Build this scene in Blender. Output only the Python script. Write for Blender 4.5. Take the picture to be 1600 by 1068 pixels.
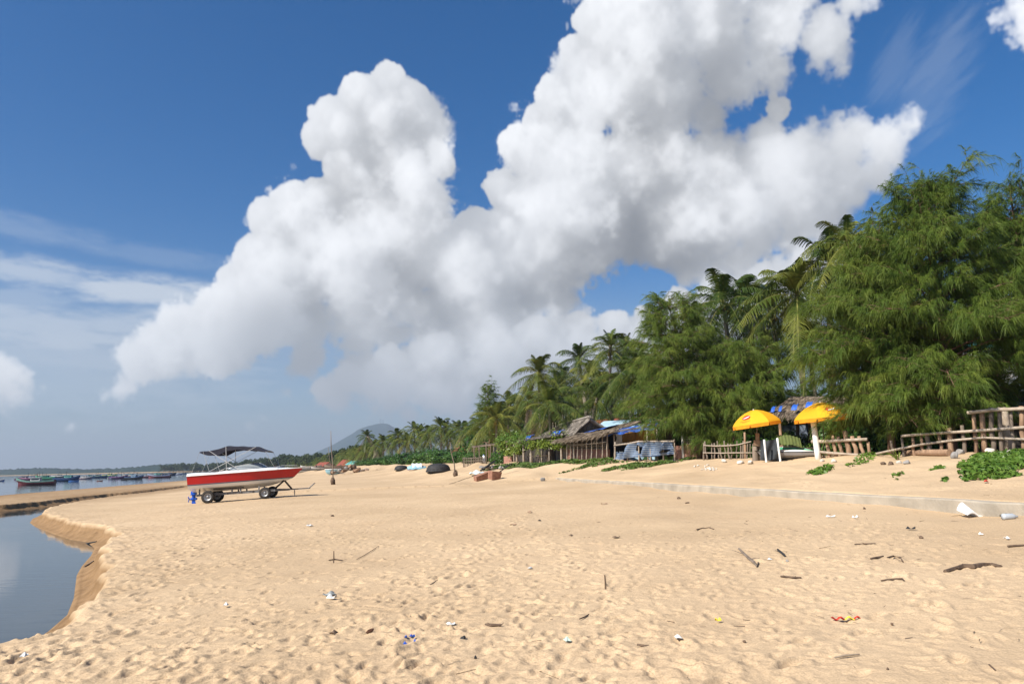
import bpy, math, random, time
import numpy as np
from mathutils import Vector, Matrix, Euler
T0=time.time()
C=bpy.context.scene.collection
for o in list(bpy.data.objects): bpy.data.objects.remove(o)
SC=bpy.context.scene
SC.render.engine='CYCLES'
# ------------------------------------------------------------------ camera
F_PX=1155.0; PITCH=math.radians(9.22); ROLL=math.radians(1.4); EYE=1.65
_cp,_sp=math.cos(PITCH),math.sin(PITCH); _ct,_st=math.cos(ROLL),math.sin(ROLL)
CF=np.array([0,_cp,_sp]); _U0=np.array([0,-_sp,_cp]); _R0=np.array([1.0,0,0])
CR=_ct*_R0-_st*_U0; CU=_st*_R0+_ct*_U0
cam=bpy.data.objects.new('camera',bpy.data.cameras.new('camera')); C.objects.link(cam)
cam.data.sensor_width=36; cam.data.lens=36*F_PX/1600; cam.data.clip_start=.05; cam.data.clip_end=60000
cam.matrix_world=Matrix(((CR[0],CU[0],-CF[0],0),(CR[1],CU[1],-CF[1],0),(CR[2],CU[2],-CF[2],EYE),(0,0,0,1)))
SC.camera=cam
# ------------------------------------------------------------------ light and exposure
SUN_AZ=math.radians(-128); SUN_EL=math.radians(42)      # azimuth clockwise from +Y
SKY_STRENGTH=.065; EXPOSURE=.75
VS=SC.view_settings; VS.view_transform='Standard'; VS.look='None'; VS.exposure=EXPOSURE; VS.gamma=1; VS.use_curve_mapping=False
sd=Vector((math.sin(SUN_AZ)*math.cos(SUN_EL),math.cos(SUN_AZ)*math.cos(SUN_EL),math.sin(SUN_EL)))
sl=bpy.data.lights.new('sun','SUN'); sl.energy=4.7; sl.angle=math.radians(.5); sl.color=(1,.93,.82)
sun=bpy.data.objects.new('sun',sl); C.objects.link(sun); sun.rotation_euler=sd.to_track_quat('Z','Y').to_euler()
SC.cycles.max_bounces=6; SC.cycles.diffuse_bounces=3; SC.cycles.transparent_max_bounces=8; SC.cycles.volume_bounces=0
SC.cycles.use_denoising=True; SC.cycles.caustics_reflective=False; SC.cycles.caustics_refractive=False
# ------------------------------------------------------------------ sky: Nishita blue with cumulus computed below
def ray(px,py):
    return CF+CR*((px-800)/F_PX)+CU*((534-py)/F_PX)
def azel(px,py):
    d=ray(px,py); d=d/np.linalg.norm(d)
    return math.degrees(math.atan2(d[0],d[1])), math.degrees(math.asin(d[2]))
# cumulus masses: direction (given by azimuth / elevation through azel) and radius, depth offset, density, crispness
AZ0,AZ1,EL0,EL1=-46.0,46.0,-2.0,43.0
def smooth(a,b,x):
    t=np.clip((x-a)/(b-a),0,1); return t*t*(3-2*t)
CRISP=[(606,128,33),(566,156,42),(585,235,50),(630,250,44),(540,265,40),(640,160,38),(660,190,32),(518,188,36),(504,216,33),(668,226,28),(694,258,22),(458,316,34),(426,346,36),(556,250,46),
 (402,400,36),(364,436,22),(934,36,44),(866,154,38),(925,125,56),(806,224,32),(784,296,32),(744,368,46),(706,386,28),(690,432,24),(826,318,42),
 (790,376,54),(1216,172,20),(1208,152,10),(322,502,24),(862,230,54),(600,190,66),(500,330,52),(966,10,60),(545,205,50),(898,80,30),(840,190,30)]
SOFT=[(684,262,30),(655,290,50),(735,415,46),(300,530,46),(255,552,38),(225,566,30),(345,520,50),(400,500,60),(616,222,70),(636,312,72),(562,310,62),(500,365,76),(450,430,72),(560,405,104),(650,395,80),(410,470,40),
 (380,505,50),(330,508,34),(280,542,28),(470,495,52),(560,480,66),(345,545,28),(630,470,60),(620,350,96),
 (1000,10,104),(1110,0,100),(925,140,80),(1005,140,98),(1130,60,70),(862,250,80),(826,330,58),(905,300,106),
 (1000,270,90),(795,400,76),(860,395,88),(745,450,50),(775,450,56),(850,445,52),(700,446,42),(945,385,66)]
THIN=[(1370,222,40),(1400,210,34),(1345,205,34),(640,560,44),(560,575,40),(480,560,34),(800,490,44),(880,470,40),(730,505,46),(670,520,40),(560,530,36),(1205,30,80),(1280,60,50),(1200,95,54),(1310,92,26),(1150,125,52),(1196,215,40),(1180,262,54),(1262,242,52),(1325,236,46),(1420,198,34),(1385,232,42),(1440,180,20),(1235,280,74),(1318,280,50),(1370,270,34),
 (1060,330,96),(1150,330,90),(1100,375,64),(1190,370,62),(1050,270,60),(1250,340,60),(1120,240,54),(230,562,20),(205,575,14),(620,520,40),(690,480,50),(980,390,50),(1080,405,50),(1160,405,46),(1230,380,44),(1290,340,44),(1110,190,34)]
LOW=[(500,604,18),(545,590,26),(610,572,34),(690,556,40),(770,540,40),(838,530,38),(905,512,28),(960,508,30),(1004,490,18),(1030,500,20),
 (1060,468,24),(1120,452,30),(1190,436,28),(1262,404,26),(20,584,12)]
LOWSOFT=[(684,262,30),(655,290,50),(735,415,46),(300,530,46),(255,552,38),(225,566,30),(345,520,50),(400,500,60),(520,612,34),(600,602,46),(690,592,58),(780,578,60),(860,564,62),(930,552,56),(1000,540,60),(1080,515,60),(1150,485,54),(1230,450,54),(1290,425,40),
 (0,590,26),(40,596,24),(70,600,18),(-50,604,30),(20,612,26),(190,606,24),(165,612,14),(150,666,12),(110,670,12),
 (268,652,7),(412,652,8),(390,664,6),(450,610,14),(640,645,20),(720,640,22)]
EDGE=[(1592,6,48),(1640,20,70),(1556,-6,28),(1700,30,80),(1330,4,24),(1360,0,20)]
def blur(A,n):
    for ax in (0,1):
        p=np.concatenate([np.repeat(np.take(A,[0],ax),n,ax),A,np.repeat(np.take(A,[-1],ax),n,ax)],ax)
        c=np.cumsum(p.astype(np.float64),ax); m=A.shape[ax]
        A=((np.take(c,np.arange(2*n,2*n+m),ax)-np.take(c,np.arange(0,m),ax))/(2*n)).astype(np.float32)
    return A
def make_clouds(ppd=13.0, nz=48, seed=7):
    rng=np.random.default_rng(seed)
    W=int((AZ1-AZ0)*ppd); H=int((EL1-EL0)*ppd)
    X=(AZ0+(np.arange(W)+.5)/ppd).astype(np.float32); Y=(EL0+(np.arange(H)+.5)/ppd).astype(np.float32)
    ZR=6.0; Z=np.linspace(-ZR,ZR,nz).astype(np.float32); dz=float(Z[1]-Z[0])
    D2=57.2958/F_PX
    blobs=[]
    def add(lst,dens,kids,zs,crisp,zoff=0):
        for (px,py,r) in lst:
            a,e=azel(px,py); R=r*D2*(0.95 if e<25 else .9)
            z=rng.uniform(-.35,.35)*zs+zoff
            blobs.append((a,e,z,R,dens,crisp))
            for _ in range(int(kids*9)):
                v=rng.normal(size=3); v/=np.linalg.norm(v)
                if v[1]<-.2: v[1]=-v[1]*.6
                if v[2]>.4: v[2]=-v[2]
                r1=R*rng.uniform(.22,.46); c=np.array([a,e,z])+v*(R*.95-r1*.5)
                blobs.append((c[0],c[1],c[2],r1,dens,crisp))
                for _ in range(int(kids*4)):
                    w=v+rng.normal(size=3)*.7; w/=np.linalg.norm(w)
                    r2=r1*rng.uniform(.28,.5); c2=c+w*(r1*.95-r2*.5)
                    blobs.append((c2[0],c2[1],c2[2],r2,dens,crisp))
    add(SOFT,1.0,0,1.6,0); add(THIN,.55,0,1.4,0); add([(x,y,r*1.22) for x,y,r in LOWSOFT],.55,0,1.2,0,-3.2); add(EDGE,.5,0,1.0,0); add(CRISP,1.0,1.0,1.6,1); add(LOW,.95,.9,1.2,1,-3.6)
    V=np.full((nz,H,W),-1.0,np.float32); Vc=np.full((nz,H,W),-1.0,np.float32); DN=np.zeros((H,W),np.float32)
    for (a,e,z,R,dn,cr) in blobs:
        m=R*1.6
        i0,i1=np.searchsorted(X,[a-m,a+m]); j0,j1=np.searchsorted(Y,[e-m,e+m]); k0,k1=np.searchsorted(Z,[z-m,z+m])
        if i1<=i0 or j1<=j0 or k1<=k0: continue
        d=np.sqrt(((X[i0:i1]-a)**2)[None,None,:]+((Y[j0:j1]-e)**2)[None,:,None]+((Z[k0:k1]-z)**2)[:,None,None])
        f=(R-d)/(.30+.30*R) if cr else (R*1.05-d)/(.8+.8*R)
        s=(Vc if cr else V)[k0:k1,j0:j1,i0:i1]; np.maximum(s,f,out=s)
        q=DN[j0:j1,i0:i1]; np.maximum(q,np.where(d.min(0)<R*1.6,dn,0),out=q)
    DN=blur(DN,10)
    def interp(n,coord,cell):
        # cubic-smoothed linear interpolation matrix
        t=(coord-coord[0])/cell; i=np.floor(t).astype(int); fr=t-i; fr=fr*fr*(3-2*fr)
        M=np.zeros((len(coord),n),np.float32); M[np.arange(len(coord)),i]=1-fr; M[np.arange(len(coord)),i+1]+=fr
        return M
    octs=[]
    for cell,amp in ((7.,.34),(3.4,.34),(1.7,.32),(.85,.28),(.42,.22),(.21,.17)):
        nx=int((AZ1-AZ0)/cell)+3; ny=int((EL1-EL0)/cell)+3; nzz=int(2*ZR/max(cell,.4))+3
        L=rng.uniform(-1,1,size=(nzz,ny,nx)).astype(np.float32)
        octs.append((L,interp(nx,X,cell),interp(ny,Y,cell),max(cell,.4),amp))
    # softness: clouds are ragged and thin low on their lee (right) side
    for k in range(nz):
        n=np.zeros((H,W),np.float32)
        for L,MX,MY,cz,amp in octs:
            t=(Z[k]-Z[0])/cz; i=int(t); fr=t-i; fr=fr*fr*(3-2*fr)
            q=MY@(L[i]*(1-fr)+L[i+1]*fr)@MX.T
            n+=amp*q
        V[k]=np.maximum(np.clip((V[k]+n*.80-.06)*1.25,0,1),np.clip((Vc[k]+n*.62)*3.0,0,1))
    del Vc
    dens=V*DN[None]
    # light from the upper left, a little in front: sweep optical depth along +x
    sx,sy,sz=-.74,.55,-.38
    step=(1/ppd)/abs(sx); ys=sy/abs(sx); zsft=(sz/abs(sx))*(1/ppd)/dz   # per column
    tau=np.zeros_like(dens); cur=np.zeros((nz,H),np.float32)
    def shift(A,s,ax):   # value at index+s
        n=A.shape[ax]; i=int(math.floor(s)); f=s-i
        def tk(o):
            idx=np.clip(np.arange(n)+o,0,n-1); return np.take(A,idx,axis=ax)
        return tk(i)*(1-f)+tk(i+1)*f
    for c in range(W):
        if c>0:
            cur=shift(shift(cur+dens[:,:,c-1]*step,ys,1),zsft,0)
        tau[:,:,c]=cur
    K=2.6
    
    for k in range(nz): tau[k]=.10*tau[k]+.25*blur(tau[k],8)+.65*blur(tau[k],26)
    lit=.62*np.exp(-tau*K)+.27*np.exp(-tau*K*.2)+.11*np.exp(-tau*K*.05)
    del tau
    # ambient: how much cloud lies overhead
    up=np.cumsum(dens[:,::-1,:],axis=1)[:,::-1,:]/ppd
    amb=.50+.50*np.exp(-up*.26)
    del up
    T=np.ones((H,W),np.float32); C=np.zeros((H,W),np.float32); A=np.zeros((H,W),np.float32)
    for k in range(nz):
        a=1-np.exp(-dens[k]*dz*6.0)
        C+=T*a*lit[k]; A+=T*a*amb[k]; T*=1-a
    al=1-T
    def calm(Q):
        r=Q/np.maximum(al,1e-3)
        return al*(.26*r+.24*blur(Q,4)/np.maximum(blur(al,4),1e-3)+.5*blur(Q,16)/np.maximum(blur(al,16),1e-3))
    return X,Y,calm(C),calm(A),al
def cirrus(X,Y,seed=3):
    rng=np.random.default_rng(seed); H,W=len(Y),len(X)
    out=np.zeros((H,W),np.float32)
    XX,YY=np.meshgrid(X,Y)
    def nz2(u,v,s):
        g=np.random.default_rng(s).uniform(0,1,(64,64)).astype(np.float32)
        iu=np.floor(u).astype(int); iv=np.floor(v).astype(int); fu=u-iu; fv=v-iv
        fu=fu*fu*(3-2*fu); fv=fv*fv*(3-2*fv)
        a=g[iv%64,iu%64]; b=g[iv%64,(iu+1)%64]; c=g[(iv+1)%64,iu%64]; d=g[(iv+1)%64,(iu+1)%64]
        return (a*(1-fu)+b*fu)*(1-fv)+(c*(1-fu)+d*fu)*fv
    for (px,py,rx,ry,op,tilt) in ((40,420,130,20,.65,.10),(225,455,150,24,.85,.02),(30,470,90,26,.35,-.12),(60,515,190,40,.6,.05),(220,512,130,30,.55,.04),
            (120,550,240,30,.4,.05),(60,360,120,18,.2,.1),(250,400,120,16,.14,.05),(1470,90,60,40,.16,-.6),(1400,110,40,50,.12,-.9),(1450,150,60,60,.12,-.5),(110,590,260,60,.3,0)):
        a,e=azel(px,py); D=57.2958/F_PX
        x=(XX-a)/(rx*D); y=(YY-e)/(ry*D)+tilt*x*rx/ry
        u=(XX+.6*nz2(XX*.5+5,YY*.5+9,seed+9))*.35; v=(YY+tilt*XX)*1.6
        n=.5*nz2(u+50,v+50,seed)+.3*nz2(u*2.3+90,v*2.3+20,seed+1)+.2*nz2(u*6+10,v*6+70,seed+2)+.12*nz2(u*15,v*12+33,seed+4)
        m=np.exp(-(x*x+y*y)*1.1)
        # fringe: sharp upper edge, soft below
        out=np.maximum(out,op*smooth(.2,.95,m*.9+(n-.56)*.9*smooth(0,.45,m)+.1))
    return out
W=bpy.data.worlds.new('World'); SC.world=W; W.use_nodes=True
def build_sky(ppd,nz):
    X,Y,cl,ca,al=make_clouds(ppd,nz); ci=cirrus(X,Y)
    # radiance of cloud: sunlit part (warm white) and sky-lit part (blue grey)
    sunc=np.array([1.0,.985,.965])*.76; ambc=np.array([.47,.51,.58])*.66
    rgb=cl[...,None]*sunc+ca[...,None]*ambc
    cc=np.array([.60,.66,.74])
    # thin high cloud lies behind the cumulus
    rgb=rgb+(1-al)[...,None]*ci[...,None]*cc; al=al+(1-al)*ci
    # pale haze bank low over the bay, in front of the far clouds
    vx,vy=np.meshgrid(X,Y); n_=.5+.5*np.sin(vx*.21+1.3*np.sin(vy*.6+vx*.11)); ve=(.62*np.exp(-(np.maximum(vy,0)/7.5)**1.6)+.30*np.exp(-((vy-8.5)/3.4)**2)*(.45+.55*n_))*(vy>-5); ve=np.clip(ve,0,.8)
    rgb=rgb*(1-ve*.75)[...,None]+(ve*(.25+.75*al)+ve*(1-al)*.75)[...,None]*np.array([.45,.49,.545])*1.0; al=al+(1-al)*ve
    img=bpy.data.images.new('sky_clouds',len(X),len(Y),alpha=True,float_buffer=True); img.colorspace_settings.name='Non-Color'
    img.alpha_mode='CHANNEL_PACKED'
    px=np.concatenate([rgb,al[...,None]],2).astype(np.float32)
    m=6; ramp=np.clip(np.minimum.reduce([np.arange(len(X))[None,:]+0*np.arange(len(Y))[:,None],(len(X)-1-np.arange(len(X)))[None,:]+0*np.arange(len(Y))[:,None],(len(Y)-1-np.arange(len(Y)))[:,None]+0*np.arange(len(X))[None,:]])/40.0,0,1)
    px*=ramp[...,None].astype(np.float32)
    img.pixels.foreach_set(px.ravel()); img.update(); img.pack()
    nt=W.node_tree; N=nt.nodes; L=nt.links; N.clear()
    def node(t,**k):
        n=N.new(t)
        for a,b in k.items(): setattr(n,a,b)
        return n
    def math_(op,a,b=None):
        n=node('ShaderNodeMath',operation=op)
        for i,v in enumerate((a,b)):
            if v is None: continue
            if isinstance(v,(int,float)): n.inputs[i].default_value=v
            else: L.new(v,n.inputs[i])
        return n.outputs[0]
    tc=node('ShaderNodeTexCoord'); sep=node('ShaderNodeSeparateXYZ'); L.new(tc.outputs['Generated'],sep.inputs[0])
    az=math_('MULTIPLY',math_('ARCTAN2',sep.outputs[0],sep.outputs[1]),180/math.pi)
    el=math_('MULTIPLY',math_('ARCSINE',sep.outputs[2]),180/math.pi)
    cx=node('ShaderNodeCombineXYZ'); L.new(math_('DIVIDE',math_('SUBTRACT',az,AZ0),AZ1-AZ0),cx.inputs[0]); L.new(math_('DIVIDE',math_('SUBTRACT',el,EL0),EL1-EL0),cx.inputs[1])
    im=node('ShaderNodeTexImage',image=img,extension='CLIP',interpolation='Cubic'); L.new(cx.outputs[0],im.inputs[0])
    sky=node('ShaderNodeTexSky',sky_type='NISHITA',sun_disc=False,sun_elevation=SUN_EL,sun_rotation=SUN_AZ,altitude=0,air_density=1.0,dust_density=SKY_DUST,ozone_density=SKY_OZONE)
    tint=node('ShaderNodeMix',data_type='RGBA',blend_type='MULTIPLY'); tint.inputs[0].default_value=1; L.new(sky.outputs[0],tint.inputs[6]); tint.inputs[7].default_value=(*SKY_TINT,1)
    gm=node('ShaderNodeHueSaturation'); gm.inputs['Saturation'].default_value=SKY_SAT; L.new(tint.outputs[2],gm.inputs['Color'])
    inv=math_('SUBTRACT',1.0,im.outputs['Alpha'])
    v1=node('ShaderNodeVectorMath',operation='SCALE'); L.new(gm.outputs[0],v1.inputs[0]); L.new(inv,v1.inputs['Scale'])
    v2=node('ShaderNodeVectorMath',operation='SCALE'); L.new(im.outputs['Color'],v2.inputs[0]); v2.inputs['Scale'].default_value=CLOUD_GAIN/SKY_STRENGTH/2**EXPOSURE
    v3=node('ShaderNodeVectorMath',operation='ADD'); L.new(v1.outputs[0],v3.inputs[0]); L.new(v2.outputs[0],v3.inputs[1])
    bg=node('ShaderNodeBackground'); bg.inputs['Strength'].default_value=SKY_STRENGTH; L.new(v3.outputs[0],bg.inputs[0])
    out=node('ShaderNodeOutputWorld'); L.new(bg.outputs[0],out.inputs[0])
SKY_DUST=1.0; SKY_OZONE=2.0; SKY_TINT=(.72,.88,1.08); SKY_SAT=1.26; CLOUD_GAIN=1.12
build_sky(12.0,40)
# ------------------------------------------------------------------ helpers
R=math.radians
rnd=random.Random(11)
def node_mat(name): 
    m=bpy.data.materials.new(name); m.use_nodes=True; return m,m.node_tree.nodes,m.node_tree.links
def pm(name,c1,c2=None,scale=4.0,rough=.8,bump=0,bscale=None,metal=0,spec=.3,stretch=(1,1,1),detail=4,contrast=(.35,.65),trans=0,coat=0,coords='Object'):
    m,N,L=node_mat(name); b=N['Principled BSDF']
    b.inputs['Roughness'].default_value=rough; b.inputs['Metallic'].default_value=metal; b.inputs['Specular IOR Level'].default_value=spec
    if coat: b.inputs['Coat Weight'].default_value=coat; b.inputs['Coat Roughness'].default_value=.08
    b.inputs['Base Color'].default_value=(*c1,1)
    tc=N.new('ShaderNodeTexCoord'); mp=N.new('ShaderNodeMapping'); mp.inputs['Scale'].default_value=stretch; L.new(tc.outputs[coords],mp.inputs[0])
    col=None
    if c2 is not None:
        n=N.new('ShaderNodeTexNoise'); n.inputs['Scale'].default_value=scale; n.inputs['Detail'].default_value=detail; L.new(mp.outputs[0],n.inputs[0])
        r=N.new('ShaderNodeValToRGB'); r.color_ramp.elements[0].position=contrast[0]; r.color_ramp.elements[1].position=contrast[1]
        r.color_ramp.elements[0].color=(*c1,1); r.color_ramp.elements[1].color=(*c2,1); L.new(n.outputs[0],r.inputs[0]); L.new(r.outputs[0],b.inputs['Base Color']); col=r.outputs[0]
    if bump:
        n2=N.new('ShaderNodeTexNoise'); n2.inputs['Scale'].default_value=bscale or scale*3; n2.inputs['Detail'].default_value=5; L.new(mp.outputs[0],n2.inputs[0])
        bp=N.new('ShaderNodeBump'); bp.inputs['Strength'].default_value=bump; bp.inputs['Distance'].default_value=.02; L.new(n2.outputs[0],bp.inputs['Height']); L.new(bp.outputs[0],b.inputs['Normal'])
    if trans:
        t=N.new('ShaderNodeBsdfTranslucent'); mx=N.new('ShaderNodeMixShader'); mx.inputs[0].default_value=trans
        if col is not None: L.new(col,t.inputs[0])
        else: t.inputs[0].default_value=(*c1,1)
        L.new(b.outputs[0],mx.inputs[1]); L.new(t.outputs[0],mx.inputs[2]); L.new(mx.outputs[0],N['Material Output'].inputs[0])
    return m
class MB:
    def __init__(s): s.v=[]; s.f=[]; s.m=[]
    def add(s,vs,fs,m=0):
        o=len(s.v); s.v.extend([tuple(v) for v in vs]); s.f.extend([tuple(i+o for i in f) for f in fs]); s.m.extend([m]*len(fs)); return s
    def box(s,c,d,rot=None,m=0,taper=1.0):
        vs=[]
        for z in (-.5,.5):
            k=1 if z<0 else taper
            for x,y in ((-.5,-.5),(.5,-.5),(.5,.5),(-.5,.5)): vs.append(Vector((x*d[0]*k,y*d[1]*k,z*d[2])))
        if rot is not None:
            M=rot if isinstance(rot,Matrix) else (Euler(rot).to_matrix() if hasattr(rot,'__len__') else Matrix.Rotation(rot,3,'Z')); vs=[M@v for v in vs]
        c=Vector(c); vs=[v+c for v in vs]
        return s.add(vs,[(3,2,1,0),(4,5,6,7),(0,1,5,4),(1,2,6,5),(2,3,7,6),(3,0,4,7)],m)
    def bar(s,a,b,w,h,m=0):
        a=Vector(a); b=Vector(b); d=b-a; M=d.to_track_quat('X','Z').to_matrix(); return s.box((a+b)/2,(d.length,w,h),M,m)
    def tube(s,pts,rad,n=6,m=0,cap=True):
        pts=[Vector(p) for p in pts]
        if not hasattr(rad,'__len__'): rad=[rad]*len(pts)
        vs=[];fs=[]; up=Vector((0,0,1)); x=None
        for i,p in enumerate(pts):
            t=(pts[min(i+1,len(pts)-1)]-pts[max(i-1,0)]); 
            if t.length<1e-9: t=Vector((0,0,1))
            t.normalize()
            if x is None: x=t.cross(Vector((.31,.77,.1)) if abs(t.z)>.8 else up).normalized()
            else:
                x=x-t*x.dot(t); x.normalize()
            y=t.cross(x)
            for k in range(n):
                a=2*math.pi*k/n; vs.append(p+(x*math.cos(a)+y*math.sin(a))*rad[i])
        for i in range(len(pts)-1):
            for k in range(n): k2=(k+1)%n; fs.append((i*n+k,i*n+k2,(i+1)*n+k2,(i+1)*n+k))
        if cap: fs.append(tuple(range(n-1,-1,-1))); fs.append(tuple((len(pts)-1)*n+k for k in range(n)))
        return s.add(vs,fs,m)
    def grid(s,fn,nu,nv,m=0,thick=None):
        vs=[Vector(fn(i/nu,j/nv)) for j in range(nv+1) for i in range(nu+1)]
        fs=[(j*(nu+1)+i,j*(nu+1)+i+1,(j+1)*(nu+1)+i+1,(j+1)*(nu+1)+i) for j in range(nv) for i in range(nu)]
        if thick:
            t=Vector(thick); n0=len(vs); vs+= [v+t for v in vs]; fs+=[tuple(i+n0 for i in reversed(f)) for f in fs]
            ring=[i for i in range(nu)]+[nu+j*(nu+1) for j in range(nv)]+[nv*(nu+1)+nu-i for i in range(nu)]+[(nv-j)*(nu+1) for j in range(nv)]
            for a,b in zip(ring,ring[1:]+ring[:1]): fs.append((b,a,a+n0,b+n0))
        return s.add(vs,fs,m)
    def lathe(s,prof,n=16,c=(0,0,0),axis='Z',m=0,caps=True):
        c=Vector(c); vs=[];fs=[]
        for r,z in prof:
            for k in range(n):
                a=2*math.pi*k/n; p=(r*math.cos(a),r*math.sin(a),z)
                if axis=='Y': p=(p[0],p[2],p[1])
                if axis=='X': p=(p[2],p[0],p[1])
                vs.append(Vector(p)+c)
        for i in range(len(prof)-1):
            for k in range(n): k2=(k+1)%n; fs.append((i*n+k,i*n+k2,(i+1)*n+k2,(i+1)*n+k))
        if caps and prof[0][0]>1e-6: fs.append(tuple(range(n-1,-1,-1)))
        if caps and prof[-1][0]>1e-6: fs.append(tuple((len(prof)-1)*n+k for k in range(n)))
        return s.add(vs,fs,m)
    def rock(s,c,r,seed=0,m=0,sub=2,rough=.25,rot=0):
        import bmesh
        bm=bmesh.new(); bmesh.ops.create_icosphere(bm,subdivisions=sub,radius=1); q=random.Random(seed)
        ph=[(Vector((q.gauss(0,1),q.gauss(0,1),q.gauss(0,1)))*1.8,q.random()*6) for _ in range(5)]; cl=[(Vector((q.gauss(0,1),q.gauss(0,1),q.gauss(0,1))).normalized(),q.uniform(.55,.85)) for _ in range(6)]
        vs=[];M=Matrix.Rotation(rot,3,'Z')
        for v in bm.verts:
            p=v.co.copy(); k=1+rough*sum(math.sin(d.dot(p)+a) for d,a in ph)/3; p*=k
            for n,h in cl:
                d=p.dot(n)
                if d>h: p-=n*(d-h)*.85
            vs.append(M@Vector((p.x*r[0],p.y*r[1],p.z*r[2]))+Vector(c))
        fs=[tuple(v.index for v in f.verts) for f in bm.faces]; bm.free(); return s.add(vs,fs,m)
    def build(s,name,mats,parent=None,smooth=False,loc=None,rot=None):
        me=bpy.data.meshes.new(name); me.from_pydata(s.v,[],s.f)
        if not isinstance(mats,(list,tuple)): mats=[mats]
        for q in mats: me.materials.append(q)
        if len(mats)>1: me.polygons.foreach_set('material_index',s.m)
        if smooth: me.polygons.foreach_set('use_smooth',[True]*len(me.polygons))
        me.update(); o=bpy.data.objects.new(name,me); C.objects.link(o)
        if loc is not None: o.location=loc
        if rot is not None: o.rotation_euler=rot
        if parent is not None: o.parent=parent
        return o
def np_obj(name,V,F,mats,parent=None,smooth=False,loc=None,midx=None):
    me=bpy.data.meshes.new(name); V=np.asarray(V,np.float32); F=np.asarray(F,np.int32); k=F.shape[1]
    me.vertices.add(len(V)); me.vertices.foreach_set('co',V.ravel()); me.loops.add(F.size); me.loops.foreach_set('vertex_index',F.ravel())
    me.polygons.add(len(F)); me.polygons.foreach_set('loop_start',np.arange(len(F),dtype=np.int32)*k); me.polygons.foreach_set('loop_total',np.full(len(F),k,np.int32))
    if not isinstance(mats,(list,tuple)): mats=[mats]
    for m in mats: me.materials.append(m)
    if midx is not None: me.polygons.foreach_set('material_index',np.asarray(midx,np.int32))
    if smooth: me.polygons.foreach_set('use_smooth',np.ones(len(F),bool))
    me.update(calc_edges=True); o=bpy.data.objects.new(name,me); C.objects.link(o)
    if parent is not None: o.parent=parent
    if loc is not None: o.location=loc
    return o
def tag(o,label=None,cat=None,group=None,kind=None):
    if label: o['label']=label
    if cat: o['category']=cat
    if group: o['group']=group
    if kind: o['kind']=kind
    return o
def thing(name,label,cat,loc=(0,0,0),rotz=0,group=None):
    o=bpy.data.objects.new(name,None); C.objects.link(o); o.location=loc; o.rotation_euler=(0,0,rotz); o.empty_display_size=.1
    return tag(o,label,cat,group)
KIDS={}
def dup(root,loc,rotz=0,scale=None,label=None,group=None):
    r=root.copy(); C.objects.link(r); r.location=loc; r.rotation_euler=(0,0,rotz)
    if scale is not None: r.scale=scale if hasattr(scale,'__len__') else (scale,)*3
    if label: r['label']=label
    if group: r['group']=group
    for ch in KIDS.setdefault(root.name,list(root.children)):
        c=ch.copy(); C.objects.link(c); c.parent=r
        for g in KIDS.setdefault(ch.name,list(ch.children)):
            d=g.copy(); C.objects.link(d); d.parent=c
    return r
# ------------------------------------------------------------------ survey: rays of the survey camera against the real site
CO=np.array([0,0,EYE])
def at(px,py,Y):                     # point of that ray at depth Y
    d=ray(px,py); return Vector(CO+d*(Y/d[1]))
def PZ(px,py,z):                     # ... at height z
    d=ray(px,py); return Vector(CO+d*((z-EYE)/d[2]))
def hy(px): return 721.5-(px-800)*math.tan(ROLL)
def on_line(px,A,B):                 # plan point of line A-B seen in picture column px (about eye level)
    d=ray(px,hy(px)); ax,ay=A; bx,by=B; ex,ey=bx-ax,by-ay
    t=(ax*ey-ay*ex)/(d[0]*ey-d[1]*ex); return (d[0]*t,d[1]*t)
def on_plane(px,py,A,B):             # point of the ray in the vertical plane over A-B
    d=ray(px,py); ax,ay=A; bx,by=B; ex,ey=bx-ax,by-ay
    t=(ax*ey-ay*ex)/(d[0]*ey-d[1]*ex); return Vector(CO+d*t)
# ------------------------------------------------------------------ terrain
ZW=-.45
def pl(pts,z=ZW): return [tuple(PZ(x,y,z))[:2] for x,y in pts]
POND=pl([(0,1034),(52,1008),(86,985),(115,959),(124,933),(127,898),(134,884),(148,867),(153,856),(141,846),(115,842.5),(86,833),(58,822),(50,816),(54,810),(72,803),(115,792),(173,781),(215,776),(260,769.5),(292,764.5),
         (290,763),(240,769.5),(200,774.5),(173,777.2),(115,784.5),(72,792),(0,799),(-120,812)])+[(-60,36),(-60,4),(-9,4.5)]
SEA=pl([(-120,786),(0,774.6),(100,766.6),(200,758),(250,754),(290,751),(350,744),(400,739.6),(430,736.8),(405,735.4),(340,735.6),(240,738.0),(100,741.1),(0,743.4)])+[(-4000,1700),(-4000,60)]
DUNE=[(60,-20),(40,8),(24,19),(17.6,24),(15,27.5),(12.9,31),(9.9,38),(9.1,42),(6.4,46),(1.4,55),(-2.4,68),(-8,86),(-19,112),(-42,170),(-75,260),(-176,560),(-330,760),(-900,1400)]
WALL=[tuple(PZ(x,y,.72))[:2] for x,y in ((867,745.5),(913,748.5),(1000,752.5),(1150,760.8),(1300,769),(1450,777),(1600,785))]
_d=(WALL[-1][0]-WALL[-2][0],WALL[-1][1]-WALL[-2][1]); WALL.append((WALL[-1][0]+_d[0]*3,WALL[-1][1]+_d[1]*3))
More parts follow.
